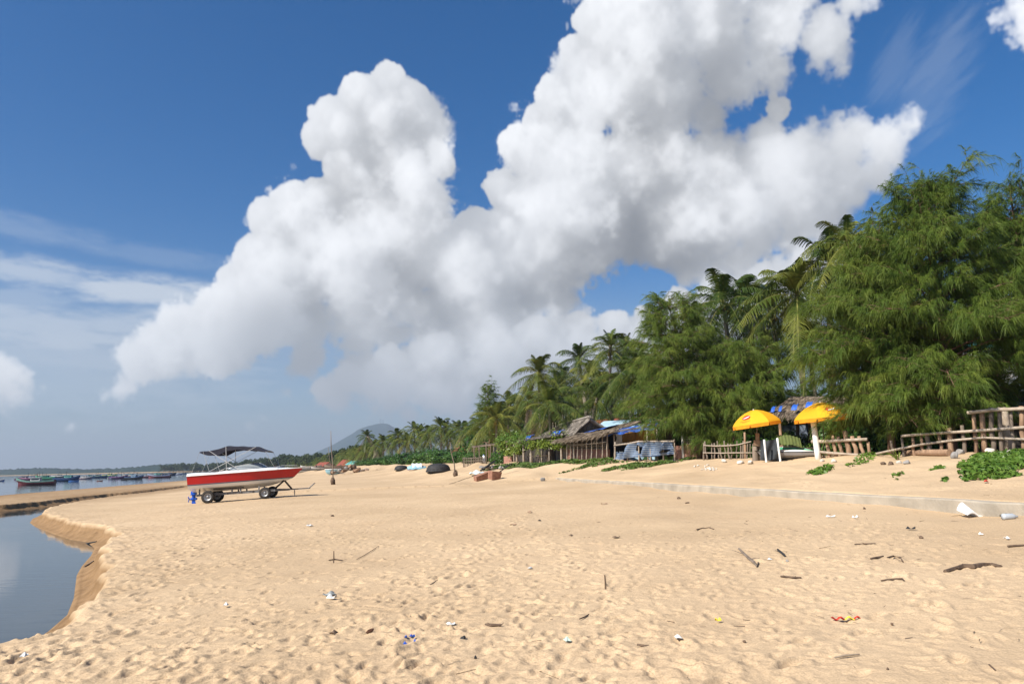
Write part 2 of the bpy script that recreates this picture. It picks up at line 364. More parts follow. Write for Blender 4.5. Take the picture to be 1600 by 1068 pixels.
def seg_dist(X,Y,P,closed=False):
    best=np.full(X.shape,1e9,np.float32); side=np.zeros(X.shape,np.float32); al=np.zeros(X.shape,np.float32); acc=0.0
    Q=P+[P[0]] if closed else P
    for (ax,ay),(bx,by) in zip(Q[:-1],Q[1:]):
        ex,ey=bx-ax,by-ay; l2=ex*ex+ey*ey+1e-9; t=np.clip(((X-ax)*ex+(Y-ay)*ey)/l2,0,1)
        dx=X-ax-t*ex; dy=Y-ay-t*ey; d=dx*dx+dy*dy; k=d<best
        best=np.where(k,d,best); side=np.where(k,np.sign(ex*(Y-ay)-ey*(X-ax)),side); al=np.where(k,acc+t*math.sqrt(l2),al); acc+=math.sqrt(l2)
    return np.sqrt(best),side,al
def inside(X,Y,P):
    r=np.zeros(X.shape,bool)
    for (ax,ay),(bx,by) in zip(P,P[1:]+P[:1]):
        if ay==by: continue
        r^=((ay>Y)!=(by>Y))&(X<(bx-ax)*(Y-ay)/(by-ay)+ax)
    return r
_g=np.random.default_rng(5).uniform(-1,1,(256,256)).astype(np.float32)
def vnoise(u,v,o=0):
    iu=np.floor(u).astype(np.int32); iv=np.floor(v).astype(np.int32); fu=(u-iu).astype(np.float32); fv=(v-iv).astype(np.float32)
    fu=fu*fu*(3-2*fu); fv=fv*fv*(3-2*fv); iu=iu+o*17; iv=iv+o*31
    a=_g[iv&255,iu&255]; b=_g[iv&255,(iu+1)&255]; c=_g[(iv+1)&255,iu&255]; d=_g[(iv+1)&255,(iu+1)&255]
    return (a*(1-fu)+b*fu)*(1-fv)+(c*(1-fu)+d*fu)*fv
def ss(a,b,x):
    t=np.clip((x-a)/(b-a),0,1); return t*t*(3-2*t)
def terrain(X,Y):
    X=np.asarray(X,np.float32); Y=np.asarray(Y,np.float32)
    dp,_,_=seg_dist(X,Y,POND,True); dp=np.where(inside(X,Y,POND),-dp,dp)
    ds,_,_=seg_dist(X,Y,SEA,True); ds=np.where(inside(X,Y,SEA),-ds,ds)
    s,sg,_=seg_dist(X,Y,DUNE); s=s*sg; s=np.where(np.abs(sg)<.5,0,s)
    wd,wsg,wal=seg_dist(X,Y,WALL); wd=wd*-wsg     # WALL runs from the far end to the near one: landward on its left, so flip
    wd=-wd
    crest=1.55+.12*vnoise(X*.13,Y*.13,1)
    sp=np.maximum(s,0)
    g=.74*(1-ss(-2,10.5,sp)/ss(-2,10.5,np.float32(20)))*1.06+.26*(1-ss(8,32,sp)); g=np.minimum(g,1)
    far=ss(70,200,Y)*.25
    zS=crest*g+(.20*vnoise(X*.35,Y*.35,2)+.10*vnoise(X*.9,Y*.9,15))*ss(14,2,sp)+.16*vnoise(X*.12+.3,Y*.12,3)*ss(16,3,sp)*ss(40,70,Y)
    inW=wd>0
    t=np.where(inW,wd/(wd+np.maximum(s,0)+1e-3),0)
    zL=.685+(crest-.685)*np.clip(t,0,1)**.95+(.08*vnoise(X*.5,Y*.5,4)+.055*vnoise(X*1.4,Y*1.4,14))*ss(.3,2,wd)
    zF=(.46+.06*vnoise(X*.7,Y*.7,16))*np.exp(-np.maximum(-wd,0)/7.0)+.10*ss(26,34,Y)*np.exp(-np.maximum(-wd,0)/7.0)+.015*vnoise(X*1.1,Y*1.1,6)*np.exp(-np.abs(wd))
    edge=ss(.04,.26,wd)
    zW=zF*(1-edge)+zL*edge
    w=ss(-1.2,1.5,wal-.2)*np.where(wal<.05,0,1)
    w=np.where(s<0,1,w)
    z=zS*(1-w)+np.where(s<0,crest,zW)*w
    # back of the dune: level ground under the trees
    z=np.where(s<0,crest,z)+np.where(s<0,.12*vnoise(X*.2,Y*.2,5)*ss(0,6,-s),0)
    # shores
    isbar=(1-ss(0,40,ds))*ss(30,42,Y)
    wob=.16*vnoise(X*1.1,Y*1.1,7)+.08*vnoise(X*3.1,Y*3.1,17)
    dpe=dp/(1+1.35*ss(12,7.5,Y))
    bank=.03+(.18-.05*isbar)*ss(-.05,.4,dpe)+(.22-.09*isbar)*ss(.27+wob,.46+wob,dpe)+.04*ss(.8,5,dp)
    flat=.05+.50*(1-np.exp(-np.maximum(ds,0)/6.0))
    shore=np.minimum(bank,flat)
    rise=z*np.minimum(ss(0,10,dp),ss(0,12,ds))*(1-.8*ss(450,700,Y))
    berm=.15*ss(-15.6,-10.8,X)*np.exp(-((Y-37)/9)**2)*(1-ss(-9,4,X))
    land=ZW+shore+rise+berm
    wet=np.minimum(dp,ds)
    z=np.where(wet>0,land,ZW-.7*(1-np.exp(wet*.8))+.05*ss(-.4,0,wet))
    z=np.where((wet>0)&(wet<.25),np.maximum(z,ZW+.002+.1*(wet/.25)),z)
    return z.astype(np.float32),dp,ds,s,wd
def gz(x,y): return float(terrain(np.array([x]),np.array([y]))[0][0])
def on_ground(px,py):                # march the ray to the sand
    d=ray(px,py); T=np.geomspace(3,400,900).astype(np.float32); X=d[0]*T;Y=d[1]*T;Z=EYE+d[2]*T
    h=terrain(X,Y)[0]; k=np.nonzero(Z<h)[0]
    if len(k)==0: t=T[-1]
    else:
        i=max(k[0],1); a=Z[i-1]-h[i-1]; b=Z[i]-h[i]; t=T[i-1]+(T[i]-T[i-1])*a/(a-b+1e-9)
    x,y=d[0]*t,d[1]*t; return Vector((x,y,gz(x,y)))
def make_ground():
    NC=1250
    a=np.linspace(-1.02,1.02,NC)
    ys=np.concatenate([np.linspace(-2.5,4,40)[:-1],np.geomspace(4,62,830)[:-1],np.geomspace(62,200,110)[:-1],np.geomspace(200,9000,90)])
    YY=np.repeat(ys[:,None],NC,1).astype(np.float32); XX=(a[None,:]*(ys[:,None]+4)).astype(np.float32)
    z,dp,ds,s,wd=terrain(XX,YY)
    # trampled sand: soft mounds, then single footprints pressed into the sheet
    dry=ss(.25,1.2,np.minimum(dp,ds))*ss(.5,3,np.abs(wd)+2.0*(wd>0)+ (XX<0)*5)
    near=1/(1+(YY/45)**2)
    z+=dry*(.009*vnoise(XX*1.7,YY*1.7,8)+.006*vnoise(XX*3.6,YY*3.6,9)+.004*vnoise(XX*8,YY*8,10))*near
    z+=ss(0,.15,dp)*(1-ss(.7,1.1,dp))*(.022*vnoise(XX*3,YY*3,21)+.020*vnoise(XX*7,YY*7,22)+.012*vnoise(XX*15,YY*15,23))*np.where(YY<60,1,.3)   # crumbling bank
    q=np.random.default_rng(3); row=ys; n=0
    dens=lambda x,y: np.clip(.66-.045*x+.55*vnoise(np.array([x*.3]),np.array([y*.3]),11)[0],.20,1)
    for _ in range(21000):
        y=3.6+40*q.random()**1.35; x=(q.random()*2-1)*.78*(y+1)
        if q.random()>dens(x,y*0+y): continue
        L=q.uniform(.06,.125); Wd=q.uniform(.028,.052); th=q.normal(.9,.75); D=q.uniform(.008,.022)*(1 if x<1 else .7)*min(1,.55+y/22)
        r=L*2.4
        j0,j1=np.searchsorted(row,[y-r,y+r]); fac=NC/2.04
        i0=int((( x-r)/(y+4)+1.02)*fac); i1=int(((x+r)/(y+4)+1.02)*fac)+1
        i0=max(i0,0); i1=min(i1,NC)
        if i1-i0<2 or j1-j0<2: continue
        X=XX[j0:j1,i0:i1]-x; Y=YY[j0:j1,i0:i1]-y; c,sn=math.cos(th),math.sin(th)
        u=(X*c+Y*sn)/L; v=(-X*sn+Y*c)/Wd; e=u*u+v*v
        dent=-D*np.exp(-(e**1.6)*.75); rim=.42*D*np.exp(-((np.sqrt(e)-1.55)**2)*3.2)*(1+.8*np.sin(np.arctan2(v,u)+q.random()*6))
        z[j0:j1,i0:i1]+=(dent+rim)*dry[j0:j1,i0:i1]; n+=1
    def foot(x,y,th,L,Wd,D):
        r=L*2.2; j0,j1=np.searchsorted(row,[y-r,y+r]); fac=NC/2.04; i0=max(int(((x-r)/(y+4)+1.02)*fac),0); i1=min(int(((x+r)/(y+4)+1.02)*fac)+1,NC)
        if i1-i0<2 or j1-j0<2: return
        X=XX[j0:j1,i0:i1]-x; Y=YY[j0:j1,i0:i1]-y; c,sn=math.cos(th),math.sin(th); u=(X*c+Y*sn)/L; v=(-X*sn+Y*c)/Wd; e=u*u+v*v
        z[j0:j1,i0:i1]+=(-D*np.exp(-(e**2)*.8)+.5*D*np.exp(-((np.sqrt(e)-1.5)**2)*4)*(1-.5*u))*dry[j0:j1,i0:i1]
    for (x0,y0,x1,y1,bow) in ((-3,3.5,-12,30,1.2),(1.5,4,-6,40,-1.5),(6,9,-13,31,2.0),(-4.2,6.5,-7.5,20,.6),(3,5,9,26,-.8),(-1,5,3,34,1.0),(8,14,-2,46,-2),(-5,10,-11,26,-.5),(0,4,12,12.5,.7)):
        n_=int(math.hypot(x1-x0,y1-y0)/.62); th=math.atan2(y1-y0,x1-x0)
        for k in range(n_):
            t=k/n_; sd_=.09*(1 if k%2 else -1); b_=bow*math.sin(t*math.pi); foot(x0+(x1-x0)*t-math.sin(th)*(sd_+b_)+q.normal()*.03,y0+(y1-y0)*t+math.cos(th)*(sd_+b_)+q.normal()*.03,th+q.normal()*.12,.14,.055,q.uniform(.016,.030))
    V=np.stack([XX,YY,z],2).reshape(-1,3); nr=len(ys)
    i=np.arange(nr-1)[:,None]*NC+np.arange(NC-1)[None,:]
    Fq=np.stack([i,i+1,i+NC+1,i+NC],2).reshape(-1,4)
    return V,Fq
def sand_mat():
    m,N,L=node_mat('sand'); b=N['Principled BSDF']; b.inputs['Roughness'].default_value=.95; b.inputs['Specular IOR Level'].default_value=.12
    g=N.new('ShaderNodeNewGeometry'); sp=N.new('ShaderNodeSeparateXYZ'); L.new(g.outputs['Position'],sp.inputs[0])
    def noise(sc,det=4,rough=.55):
        n=N.new('ShaderNodeTexNoise'); n.inputs['Scale'].default_value=sc; n.inputs['Detail'].default_value=det; n.inputs['Roughness'].default_value=rough; L.new(g.outputs['Position'],n.inputs[0]); return n.outputs[0]
    def ramp(f,els):
        r=N.new('ShaderNodeValToRGB'); e=r.color_ramp.elements
        while len(e)<len(els): e.new(.5)
        for k,(p,c) in zip(e,els): k.position=p; k.color=(*c,1)
        L.new(f,r.inputs[0]); return r.outputs[0]
    def mix(f,a,c,bt='MIX'):
        x=N.new('ShaderNodeMix'); x.data_type='RGBA'; x.blend_type=bt
        for k,v in ((0,f),(6,a),(7,c)):
            if isinstance(v,(int,float)): x.inputs[k].default_value=v
            elif isinstance(v,tuple): x.inputs[k].default_value=(*v,1)
            else: L.new(v,x.inputs[k])
        return x.outputs[2]
    dry=ramp(noise(.35,5),[(.3,(.50,.364,.226)),(.7,(.565,.42,.265))])
    grain=ramp(noise(60,3),[(.32,(.80,.79,.78)),(.6,(1.05,1.05,1.05))]); dry=mix(1.0,dry,grain,'MULTIPLY')
    fleck=ramp(noise(34,2,.4),[(.66,(0,0,0)),(.74,(1,1,1))]); dry=mix(mix(.35,(0,0,0),fleck),dry,(.30,.20,.11))
    # damp sand lies low, close to the water level
    mr=N.new('ShaderNodeMapRange'); mr.inputs[1].default_value=ZW+.44; mr.inputs[2].default_value=ZW+.30
    ad=N.new('ShaderNodeMath'); ad.operation='MULTIPLY_ADD'; L.new(noise(2.2,4),ad.inputs[0]); ad.inputs[1].default_value=-.16; 
    a2=N.new('ShaderNodeMath'); a2.operation='ADD'; a2.inputs[1].default_value=.08; L.new(sp.outputs[2],ad.inputs[2]); L.new(ad.outputs[0],a2.inputs[0]); L.new(a2.outputs[0],mr.inputs[0])
    damp=ramp(noise(3,5),[(.3,(.19,.115,.056)),(.7,(.29,.183,.096))])
    patch=ramp(noise(.13,3,.6),[(.38,(.90,.89,.88)),(.62,(1.04,1.04,1.05))]); dry=mix(1.0,dry,patch,'MULTIPLY')
    c=mix(mr.outputs[0],dry,damp)
    L.new(c,b.inputs['Base Color'])
    bp=N.new('ShaderNodeBump'); bp.inputs['Strength'].default_value=.55; bp.inputs['Distance'].default_value=.03
    n1=noise(14,5,.6); L.new(n1,bp.inputs['Height'])
    bp2=N.new('ShaderNodeBump'); bp2.inputs['Strength'].default_value=.5; bp2.inputs['Distance'].default_value=.006; L.new(noise(90,2),bp2.inputs['Height']); L.new(bp.outputs[0],bp2.inputs['Normal']); L.new(bp2.outputs[0],b.inputs['Normal'])
    return m
V,Fq=make_ground(); ground=np_obj('beach',V,Fq,sand_mat(),smooth=True); tag(ground,kind='structure'); del V,Fq
def water_mat():
    m,N,L=node_mat('water'); b=N['Principled BSDF']; b.inputs['Base Color'].default_value=(.018,.028,.034,1); b.inputs['Roughness'].default_value=.04; b.inputs['IOR'].default_value=1.33
    g=N.new('ShaderNodeNewGeometry'); mp=N.new('ShaderNodeMapping'); mp.inputs['Scale'].default_value=(.6,1.6,1); L.new(g.outputs['Position'],mp.inputs[0])
    n=N.new('ShaderNodeTexNoise'); n.inputs['Scale'].default_value=2.2; n.inputs['Detail'].default_value=4; L.new(mp.outputs[0],n.inputs[0])
    n2=N.new('ShaderNodeTexNoise'); n2.inputs['Scale'].default_value=.22; n2.inputs['Detail'].default_value=2; L.new(g.outputs['Position'],n2.inputs[0])
    r=N.new('ShaderNodeMapRange'); r.inputs[1].default_value=.42; r.inputs[2].default_value=.68; r.inputs[3].default_value=.10; r.inputs[4].default_value=.7; L.new(n2.outputs[0],r.inputs[0])
    sp=N.new('ShaderNodeSeparateXYZ'); L.new(g.outputs['Position'],sp.inputs[0])
    r2=N.new('ShaderNodeMapRange'); r2.inputs[1].default_value=55; r2.inputs[2].default_value=90; r2.inputs[3].default_value=.55; r2.inputs[4].default_value=2.2; L.new(sp.outputs[1],r2.inputs[0])
    mu=N.new('ShaderNodeMath'); mu.operation='MULTIPLY'; L.new(r.outputs[0],mu.inputs[0]); L.new(r2.outputs[0],mu.inputs[1])
    bp=N.new('ShaderNodeBump'); bp.inputs['Distance'].default_value=.02; L.new(mu.outputs[0],bp.inputs['Strength']); L.new(n.outputs[0],bp.inputs['Height']); L.new(bp.outputs[0],b.inputs['Normal'])
    return m
w=MB(); w.add([(-9000,2,ZW),(300,2,ZW),(300,9000,ZW),(-9000,9000,ZW)],[(0,1,2,3)]); tag(w.build('water',water_mat()),kind='structure')
# ------------------------------------------------------------------ materials
M={}
M['concrete']=pm('weathered_concrete',(.41,.355,.28),(.28,.245,.195),1.6,.9,.6,18,stretch=(1,1,.8),detail=10,contrast=(.36,.66))
M['wood']=pm('grey_wood',(.24,.19,.15),(.13,.10,.075),3,.85,.6,20,stretch=(1,1,.25))
M['log']=pm('bare_log',(.36,.235,.15),(.22,.135,.085),5,.85,.6,20,stretch=(1,1,.3))
M['palewood']=pm('sun_bleached_wood',(.42,.35,.28),(.30,.24,.18),6,.85,.4,20)
M['darkwood']=pm('dark_wood',(.07,.05,.04),(.035,.028,.022),6,.85,.4,20)
M['thatch']=pm('weathered_thatch',(.34,.30,.26),(.16,.14,.115),9,.95,1.0,30,stretch=(.7,.7,.7),contrast=(.3,.7))
M['brownthatch']=pm('brown_thatch',(.20,.125,.085),(.105,.065,.045),10,.95,1.0,30)
M['straw']=pm('palm_straw',(.33,.265,.20),(.18,.14,.10),12,.95)
M['bluetarp']=pm('blue_tarpaulin',(.02,.085,.40),(.03,.12,.48),2,.45,.3,8,spec=.4)
M['brick']=None
M['white']=pm('white_paint',(.78,.78,.76),(.68,.67,.64),3,.6)
M['whitegel']=pm('white_gelcoat',(.78,.78,.77),None,3,.18,spec=.5,coat=.3)
M['red']=pm('red_gelcoat',(.47,.008,.012),(.42,.008,.011),2,.3,spec=.4,coat=.15)
M['stripe']=pm('grey_pinstripe',(.10,.11,.15),None,3,.3)
M['glass']=pm('smoked_acrylic',(.30,.33,.35),None,3,.10,spec=.6,coat=.4)
M['canvas']=pm('navy_canvas',(.022,.022,.035),(.03,.03,.045),5,.8)
M['alu']=pm('aluminium_tube',(.50,.50,.50),(.42,.42,.42),3,.6)
M['steel']=pm('galvanised_steel',(.20,.20,.20),(.11,.095,.085),8,.55,metal=.4)
M['rubber']=pm('black_rubber',(.022,.020,.019),(.05,.043,.035),10,.8)
M['rim']=pm('painted_rim',(.35,.36,.37),(.22,.22,.22),9,.45,metal=.4)
M['blue']=pm('blue_enamel',(.015,.09,.50),None,3,.3)
M['navy']=pm('navy_paint',(.03,.06,.20),(.025,.045,.13),2,.5)
M['black']=pm('black_tar',(.018,.018,.020),(.035,.034,.034),5,.7,.4,10)
M['stone']=pm('grey_stone',(.30,.28,.26),(.18,.17,.16),5,.9,.5,14)
M['palestone']=pm('pale_coral_stone',(.58,.54,.48),(.42,.38,.33),6,.9,.5,14)
M['drift']=pm('driftwood',(.155,.105,.07),(.08,.055,.04),8,.9,.6,25)
M['foam']=pm('white_foam',(.80,.80,.80),None,3,.8)
M['redtile']=pm('red_roof_tiles',(.28,.075,.045),(.17,.05,.035),6,.85,.5,18)
M['teal']=pm('teal_sheet',(.12,.40,.38),(.10,.33,.32),3,.5)
M['cream']=pm('cream_render',(.62,.57,.47),(.52,.47,.38),2,.9)
M['skyblue']=pm('pale_blue_render',(.35,.50,.62),(.30,.44,.55),2,.9)
M['net']=pm('black_netting',(.022,.026,.03),(.05,.055,.06),30,.9)
M['interior']=pm('shade_dark_boards',(.035,.03,.026),(.055,.045,.038),4,.9)  # shade inside huts and behind fences is put into the board colour
def brick_mat():
    m,N,L=node_mat('red_brickwork'); b=N['Principled BSDF']; b.inputs['Roughness'].default_value=.9
    tc=N.new('ShaderNodeTexCoord'); t=N.new('ShaderNodeTexBrick'); t.inputs['Scale'].default_value=4; t.inputs['Color1'].default_value=(.33,.125,.08,1); t.inputs['Color2'].default_value=(.24,.09,.058,1); t.inputs['Mortar'].default_value=(.36,.30,.25,1); t.inputs['Mortar Size'].default_value=.025
    mp=N.new('ShaderNodeMapping'); mp.inputs['Rotation'].default_value=(math.pi/2,0,0); L.new(tc.outputs['Object'],mp.inputs[0]); L.new(mp.outputs[0],t.inputs[0]); L.new(t.outputs[0],b.inputs['Base Color']); return m
M['brick']=brick_mat()
_pc={}
def paint(c,rough=.55):
    k=tuple(round(x,3) for x in c)+(rough,)
    if k not in _pc: _pc[k]=pm('boat_paint',c,tuple(x*.7 for x in c),1.5,rough)
    return _pc[k]
# ------------------------------------------------------------------ concrete kerb wall
wb=MB(); top=.705
P=WALL
q=random.Random(4)
def off(i,d):
    a=P[max(i-1,0)]; b=P[min(i+1,len(P)-1)]; tx,ty=b[0]-a[0],b[1]-a[1]; l=math.hypot(tx,ty); return (P[i][0]-ty/l*d*-1*-1,P[i][1]+tx/l*d)
# dense centre line so the coping can crumble a little
pts=[]
for (a,b) in zip(P[:-1],P[1:]):
    n=max(2,int(math.hypot(b[0]-a[0],b[1]-a[1])/.7))
    pts+= [(a[0]+(b[0]-a[0])*i/n,a[1]+(b[1]-a[1])*i/n) for i in range(n)]
pts.append(P[-1])
nx=[]
for i in range(len(pts)):
    a=pts[max(i-1,0)]; b=pts[min(i+1,len(pts)-1)]; tx,ty=b[0]-a[0],b[1]-a[1]; l=math.hypot(tx,ty); nx.append((-ty/l,tx/l))
sgn=1 if float(terrain(np.array([pts[8][0]+nx[8][0]]),np.array([pts[8][1]+nx[8][1]]))[0][0])>float(terrain(np.array([pts[8][0]-nx[8][0]]),np.array([pts[8][1]-nx[8][1]]))[0][0]) else -1
vs=[]
for i,(x,y) in enumerate(pts):
    n=Vector((nx[i][0],nx[i][1],0))*sgn; c=Vector((x,y,0)); j=q.uniform(-.012,.012); k=q.uniform(-.015,.015)
    for d,z in ((-.035+j,-.45),(-.03+j,top-.03+k),(-.005+j,top+k),(.29,top+k*.5),(.30,-.45)): vs.append(c+n*d+Vector((0,0,z)))
fs=[]
for i in range(len(pts)-1):
    for k in range(4): fs.append((i*5+k,(i+1)*5+k,(i+1)*5+k+1,i*5+k+1))
fs+= [(0,1,2,3,4),tuple((len(pts)-1)*5+k for k in (4,3,2,1,0))]
wb.add(vs,fs); tag(wb.build('retaining_wall',M['concrete']),'low weathered concrete retaining wall half buried in the sand along the dune foot','wall')
# ------------------------------------------------------------------ speedboat on its trailer
w1=on_ground(325,786); w2=on_ground(413,779)
yaw=math.atan2(w2.y-w1.y,w2.x-w1.x); yaw=max(min(yaw,R(16)),R(-4)); span=2.62
w2=Vector((w1.x+span*math.cos(yaw),w1.y+span*math.sin(yaw),0)); w2.z=gz(w2.x,w2.y); pitch=math.atan2(w2.z-w1.z,span)
def boat_root(o):
    o.rotation_euler=(0,-pitch,yaw); d=Euler((0,-pitch,yaw)).to_matrix()@Vector((.9,-.80,0)); o.location=w1-d
t=thing('boat_trailer','galvanised four wheel boat trailer with a bow stand carrying the red and white speedboat','trailer'); boat_root(t)
f=MB()
for y in (-.55,.55): f.bar((.3,y,.40),(3.95,y,.36),.06,.10)
f.bar((3.9,-.55,.36),(4.5,0,.34),.06,.09); f.bar((3.9,.55,.36),(4.5,0,.34),.06,.09)
for x in (.5,1.7,2.9,3.6): f.bar((x,-.62,.39),(x,.62,.39),.06,.07)
for x,h in ((.45,.66),(1.95,.60),(2.35,.55),(3.2,.58)):
    for y in (-.60,.60): f.bar((x,y,.40),(x,y*.92,h+.02),.06,.05)
f.build('frame',M['steel'],t)
for y in (-.56,.56): bk=MB(); bk.bar((1.1,y,.63),(2.5,y,.61),.10,.05); bk.build('bunk',M['darkwood'],t)
for ax,r in ((.9,.30),(3.52,.275)):
    a_=MB(); a_.tube([(ax,-.78,r),(ax,.78,r)],.035,8); a_.build('axle',M['steel'],t)
    for y in (-.80,.80):
        wh=MB(); wh.lathe([(r*.60,-.09),(r*.86,-.10),(r*.97,-.075),(r,-.03),(r,.03),(r*.97,.075),(r*.86,.10),(r*.60,.09),(r*.60,-.09)],28,axis='Y',caps=False); wo=wh.build('tyre',M['rubber'],t,True,loc=(ax,y,r))
        rm=MB(); rm.lathe([(.0,-.05),(r*.16,-.06),(r*.20,-.03),(r*.42,-.03),(r*.52,-.075),(r*.62,-.085),(r*.63,.085),(r*.2,.03),(0,.03)],24,axis='Y')
        for k in range(5): a=k*2*math.pi/5; rm.lathe([(.0,-.045),(.018,-.045),(.018,-.02),(0,-.02)],6,c=(math.cos(a)*r*.31,0,math.sin(a)*r*.31),axis='Y')
        rm.build('rim',M['rim'],wo,True)
st=MB(); 
for y in (-.12,.12): st.bar((3.75,y,.38),(4.28,y*.5,.80),.06,.06); st.bar((4.62,y*.6,.36),(4.28,y*.5,.80),.05,.06)
st.bar((4.2,-.14,.78),(4.36,.14,.84),.14,.07); st.tube([(4.28,0,.80),(4.05,0,.95)],.05,6); st.build('bow_stand',M['darkwood'],t)
tb=MB(); tb.bar((4.3,0,.345),(5.5,0,.33),.055,.06); tb.tube([(5.46,-.16,.34),(5.72,-.16,.55),(5.72,.16,.55),(5.46,.16,.34),(5.46,-.16,.34)],.02,6); tb.tube([(4.75,0,.30),(4.75,0,.02)],.025,6); tb.box((4.75,0,.02),(.14,.14,.03)); tb.build('tow_bar',M['steel'],t)
b=thing('speedboat','red and white speedboat with a dark sun canopy parked on a trailer on the sand','speedboat'); boat_root(b)
NS=26
def ff(t,p=3.0): return max(0,(1-t**p))**.85
LV=[ # xmax, half breadth, z(t)
 (4.20,0.0,lambda t:.52+.24*t**7), (4.42,.80,lambda t:.74+.05*t**5), (4.68,.895,lambda t:.875+.01*t), (4.76,.91,lambda t:.935), (5.20,1.0,lambda t:1.335+.005*t)]
hb=MB()
for sg in (-1,1):
    rows=[[Vector((X*(k/NS),sg*B*ff(k/NS),Z(k/NS))) for k in range(NS+1)] for X,B,Z in LV]
    for (r0,r1,mi) in ((0,1,0),(1,2,0),(2,3,2),(3,4,1)):
        vs=rows[r0]+rows[r1]; n=NS+1; hb.add(vs,[((k,k+1,n+k+1,n+k) if sg<0 else (n+k,n+k+1,k+1,k)) for k in range(NS)],mi)
    # pinstripe line within the white
    hb.add([rows[2][k]*.5+rows[1][k]*.5+Vector((0,sg*.004,0)) for k in range(NS)]+[rows[2][k]*.56+rows[1][k]*.44+Vector((0,sg*.004,0)) for k in range(NS)],[((k,k+1,NS+k+1,NS+k) if sg<0 else (NS+k,NS+k+1,k+1,k)) for k in range(NS-1)],0)
tr=[Vector((0,-B,Z(0))) for X,B,Z in LV][::-1]+[Vector((0,B,Z(0))) for X,B,Z in LV][1:]
hb.add(tr,[tuple(range(len(tr)))],0); ho=hb.build('hull',[M['whitegel'],M['red'],M['stripe']],b,False)
rb=MB(); rb.tube([Vector((5.2*k/NS,-1.0*ff(k/NS)-.012,1.335+.005*k/NS)) for k in range(NS+1)]+[Vector((5.2*k/NS,1.0*ff(k/NS)+.012,1.335+.005*k/NS)) for k in range(NS,-1,-1)],.018,6); rb.build('rub_rail',M['white'],b,True)
dk=MB()
def zt(t): return 1.415+.05*math.exp(-((t-.05)/.12)**2)+.04*ss(.2,.35,t)*(1-ss(.62,.9,t))-.07*ss(.75,1,t)
def drow(fr,dz): return lambda sg:[Vector((5.2*(k/NS)*(.995 if fr<1 else 1),sg*ff(k/NS)*fr,(zt(k/NS) if dz is None else 1.32+dz))) for k in range(NS+1)]
for sg in (-1,1):
    a=[Vector((5.2*k/NS,sg*ff(k/NS),1.338)) for k in range(NS+1)]; c=[Vector((5.2*k/NS*.995,sg*ff(k/NS)*.95,zt(k/NS)-.03)) for k in range(NS+1)]; d=[Vector((5.2*k/NS*.99,sg*ff(k/NS)*.86,zt(k/NS))) for k in range(NS+1)]
    n=NS+1
    for u,v in ((a,c),(c,d)): dk.add(u+v,[((k,k+1,n+k+1,n+k) if sg<0 else (n+k,n+k+1,k+1,k)) for k in range(NS)])
    # side deck, coaming and cockpit wall
    k0,k1=3,16; e=[Vector((5.2*k/NS*.99,sg*ff(k/NS)*.70,zt(k/NS)+.01)) for k in range(k0,k1+1)]; g_=[Vector((5.2*k/NS*.99,sg*ff(k/NS)*.66,.92)) for k in range(k0,k1+1)]; dd=d[k0:k1+1]; n2=len(e)
    for u,v in ((dd,e),(e,g_)): dk.add(u+v,[((k,k+1,n2+k+1,n2+k) if sg<0 else (n2+k,n2+k+1,k+1,k)) for k in range(n2-1)])
D=lambda k,sg:Vector((5.2*k/NS*.99,sg*ff(k/NS)*.86,zt(k/NS)))
for k in list(range(0,3))+list(range(16,NS)):
    cr=.05 if k>=16 else .02
    m0=Vector((5.2*k/NS*.99,0,zt(k/NS)+cr*(k>16)*(1-(k-16)/10))); m1=Vector((5.2*(k+1)/NS*.99,0,zt((k+1)/NS)+cr*(k+1>16)*(1-(k-15)/10)*(k>=16)))
    dk.add([D(k,-1),D(k+1,-1),m1,m0,D(k+1,1),D(k,1)],[(0,1,2,3),(3,2,4,5)])
dk.box((1.9,0,.92),(2.7,1.3,.03)); dk.build('deck',M['whitegel'],b)
se=MB()
for y in (-.38,.38): se=MB(); se.box((2.35,y,1.12),(.5,.46,.34)); se.box((2.1,y,1.36),(.12,.46,.34),(0,-.12,0)); se.build('seat',paint((.6,.58,.54)),b)
se=MB(); se.box((.95,0,1.1),(.5,1.1,.34)); se.build('seat',paint((.6,.58,.54)),b)
ws=MB()
def wsp(u,v):      # raked wrap-round screen, u across, v up
    a=-1+2*u; x=3.55-1.55*abs(a)**2.2-.0; y=.74*math.copysign(min(1,abs(a)*1.15),a); z0=1.47; h=.27*(1-.65*abs(a)**3)
    return (x-.42*v*(1-.3*abs(a)),y*(1-.10*v),z0+h*v)
ws.grid(wsp,24,3,0,(0,0,.008)); wso=ws.build('windshield',M['glass'],b,True)
wf=MB(); wf.tube([wsp(i/24,1.02) for i in range(25)],.011,5); wf.build('windshield_frame',M['alu'],wso)
cp=MB()
XS=[.55,1.15,1.77,2.4,3.1,3.62]; ZS=[2.47,2.50,2.64,2.58,2.50,2.27]
def cps(u,v):
    i=u*(len(XS)-1); k=min(int(i),len(XS)-2); fr=i-k; y=-.84+1.68*v
    return (XS[k]+(XS[k+1]-XS[k])*fr,y,ZS[k]+(ZS[k+1]-ZS[k])*fr-.05*(2*v-1)**2-.02*math.sin(fr*math.pi))
cp.grid(cps,25,10,0,(0,0,.015))
for y in (-.84,.84):
    cp.grid(lambda u,v,y=y:(lambda p:(p[0],y*1.004,p[2]+.004-v*float(np.interp(p[0],(.55,.95,1.4,1.8,2.2,2.7,3.1,3.62),(.03,.20,.28,.20,.12,.15,.13,.03)))))(cps(u,0)),25,2,0,(0,.006,0))
co=cp.build('canopy',M['canvas'],b)
po=MB()
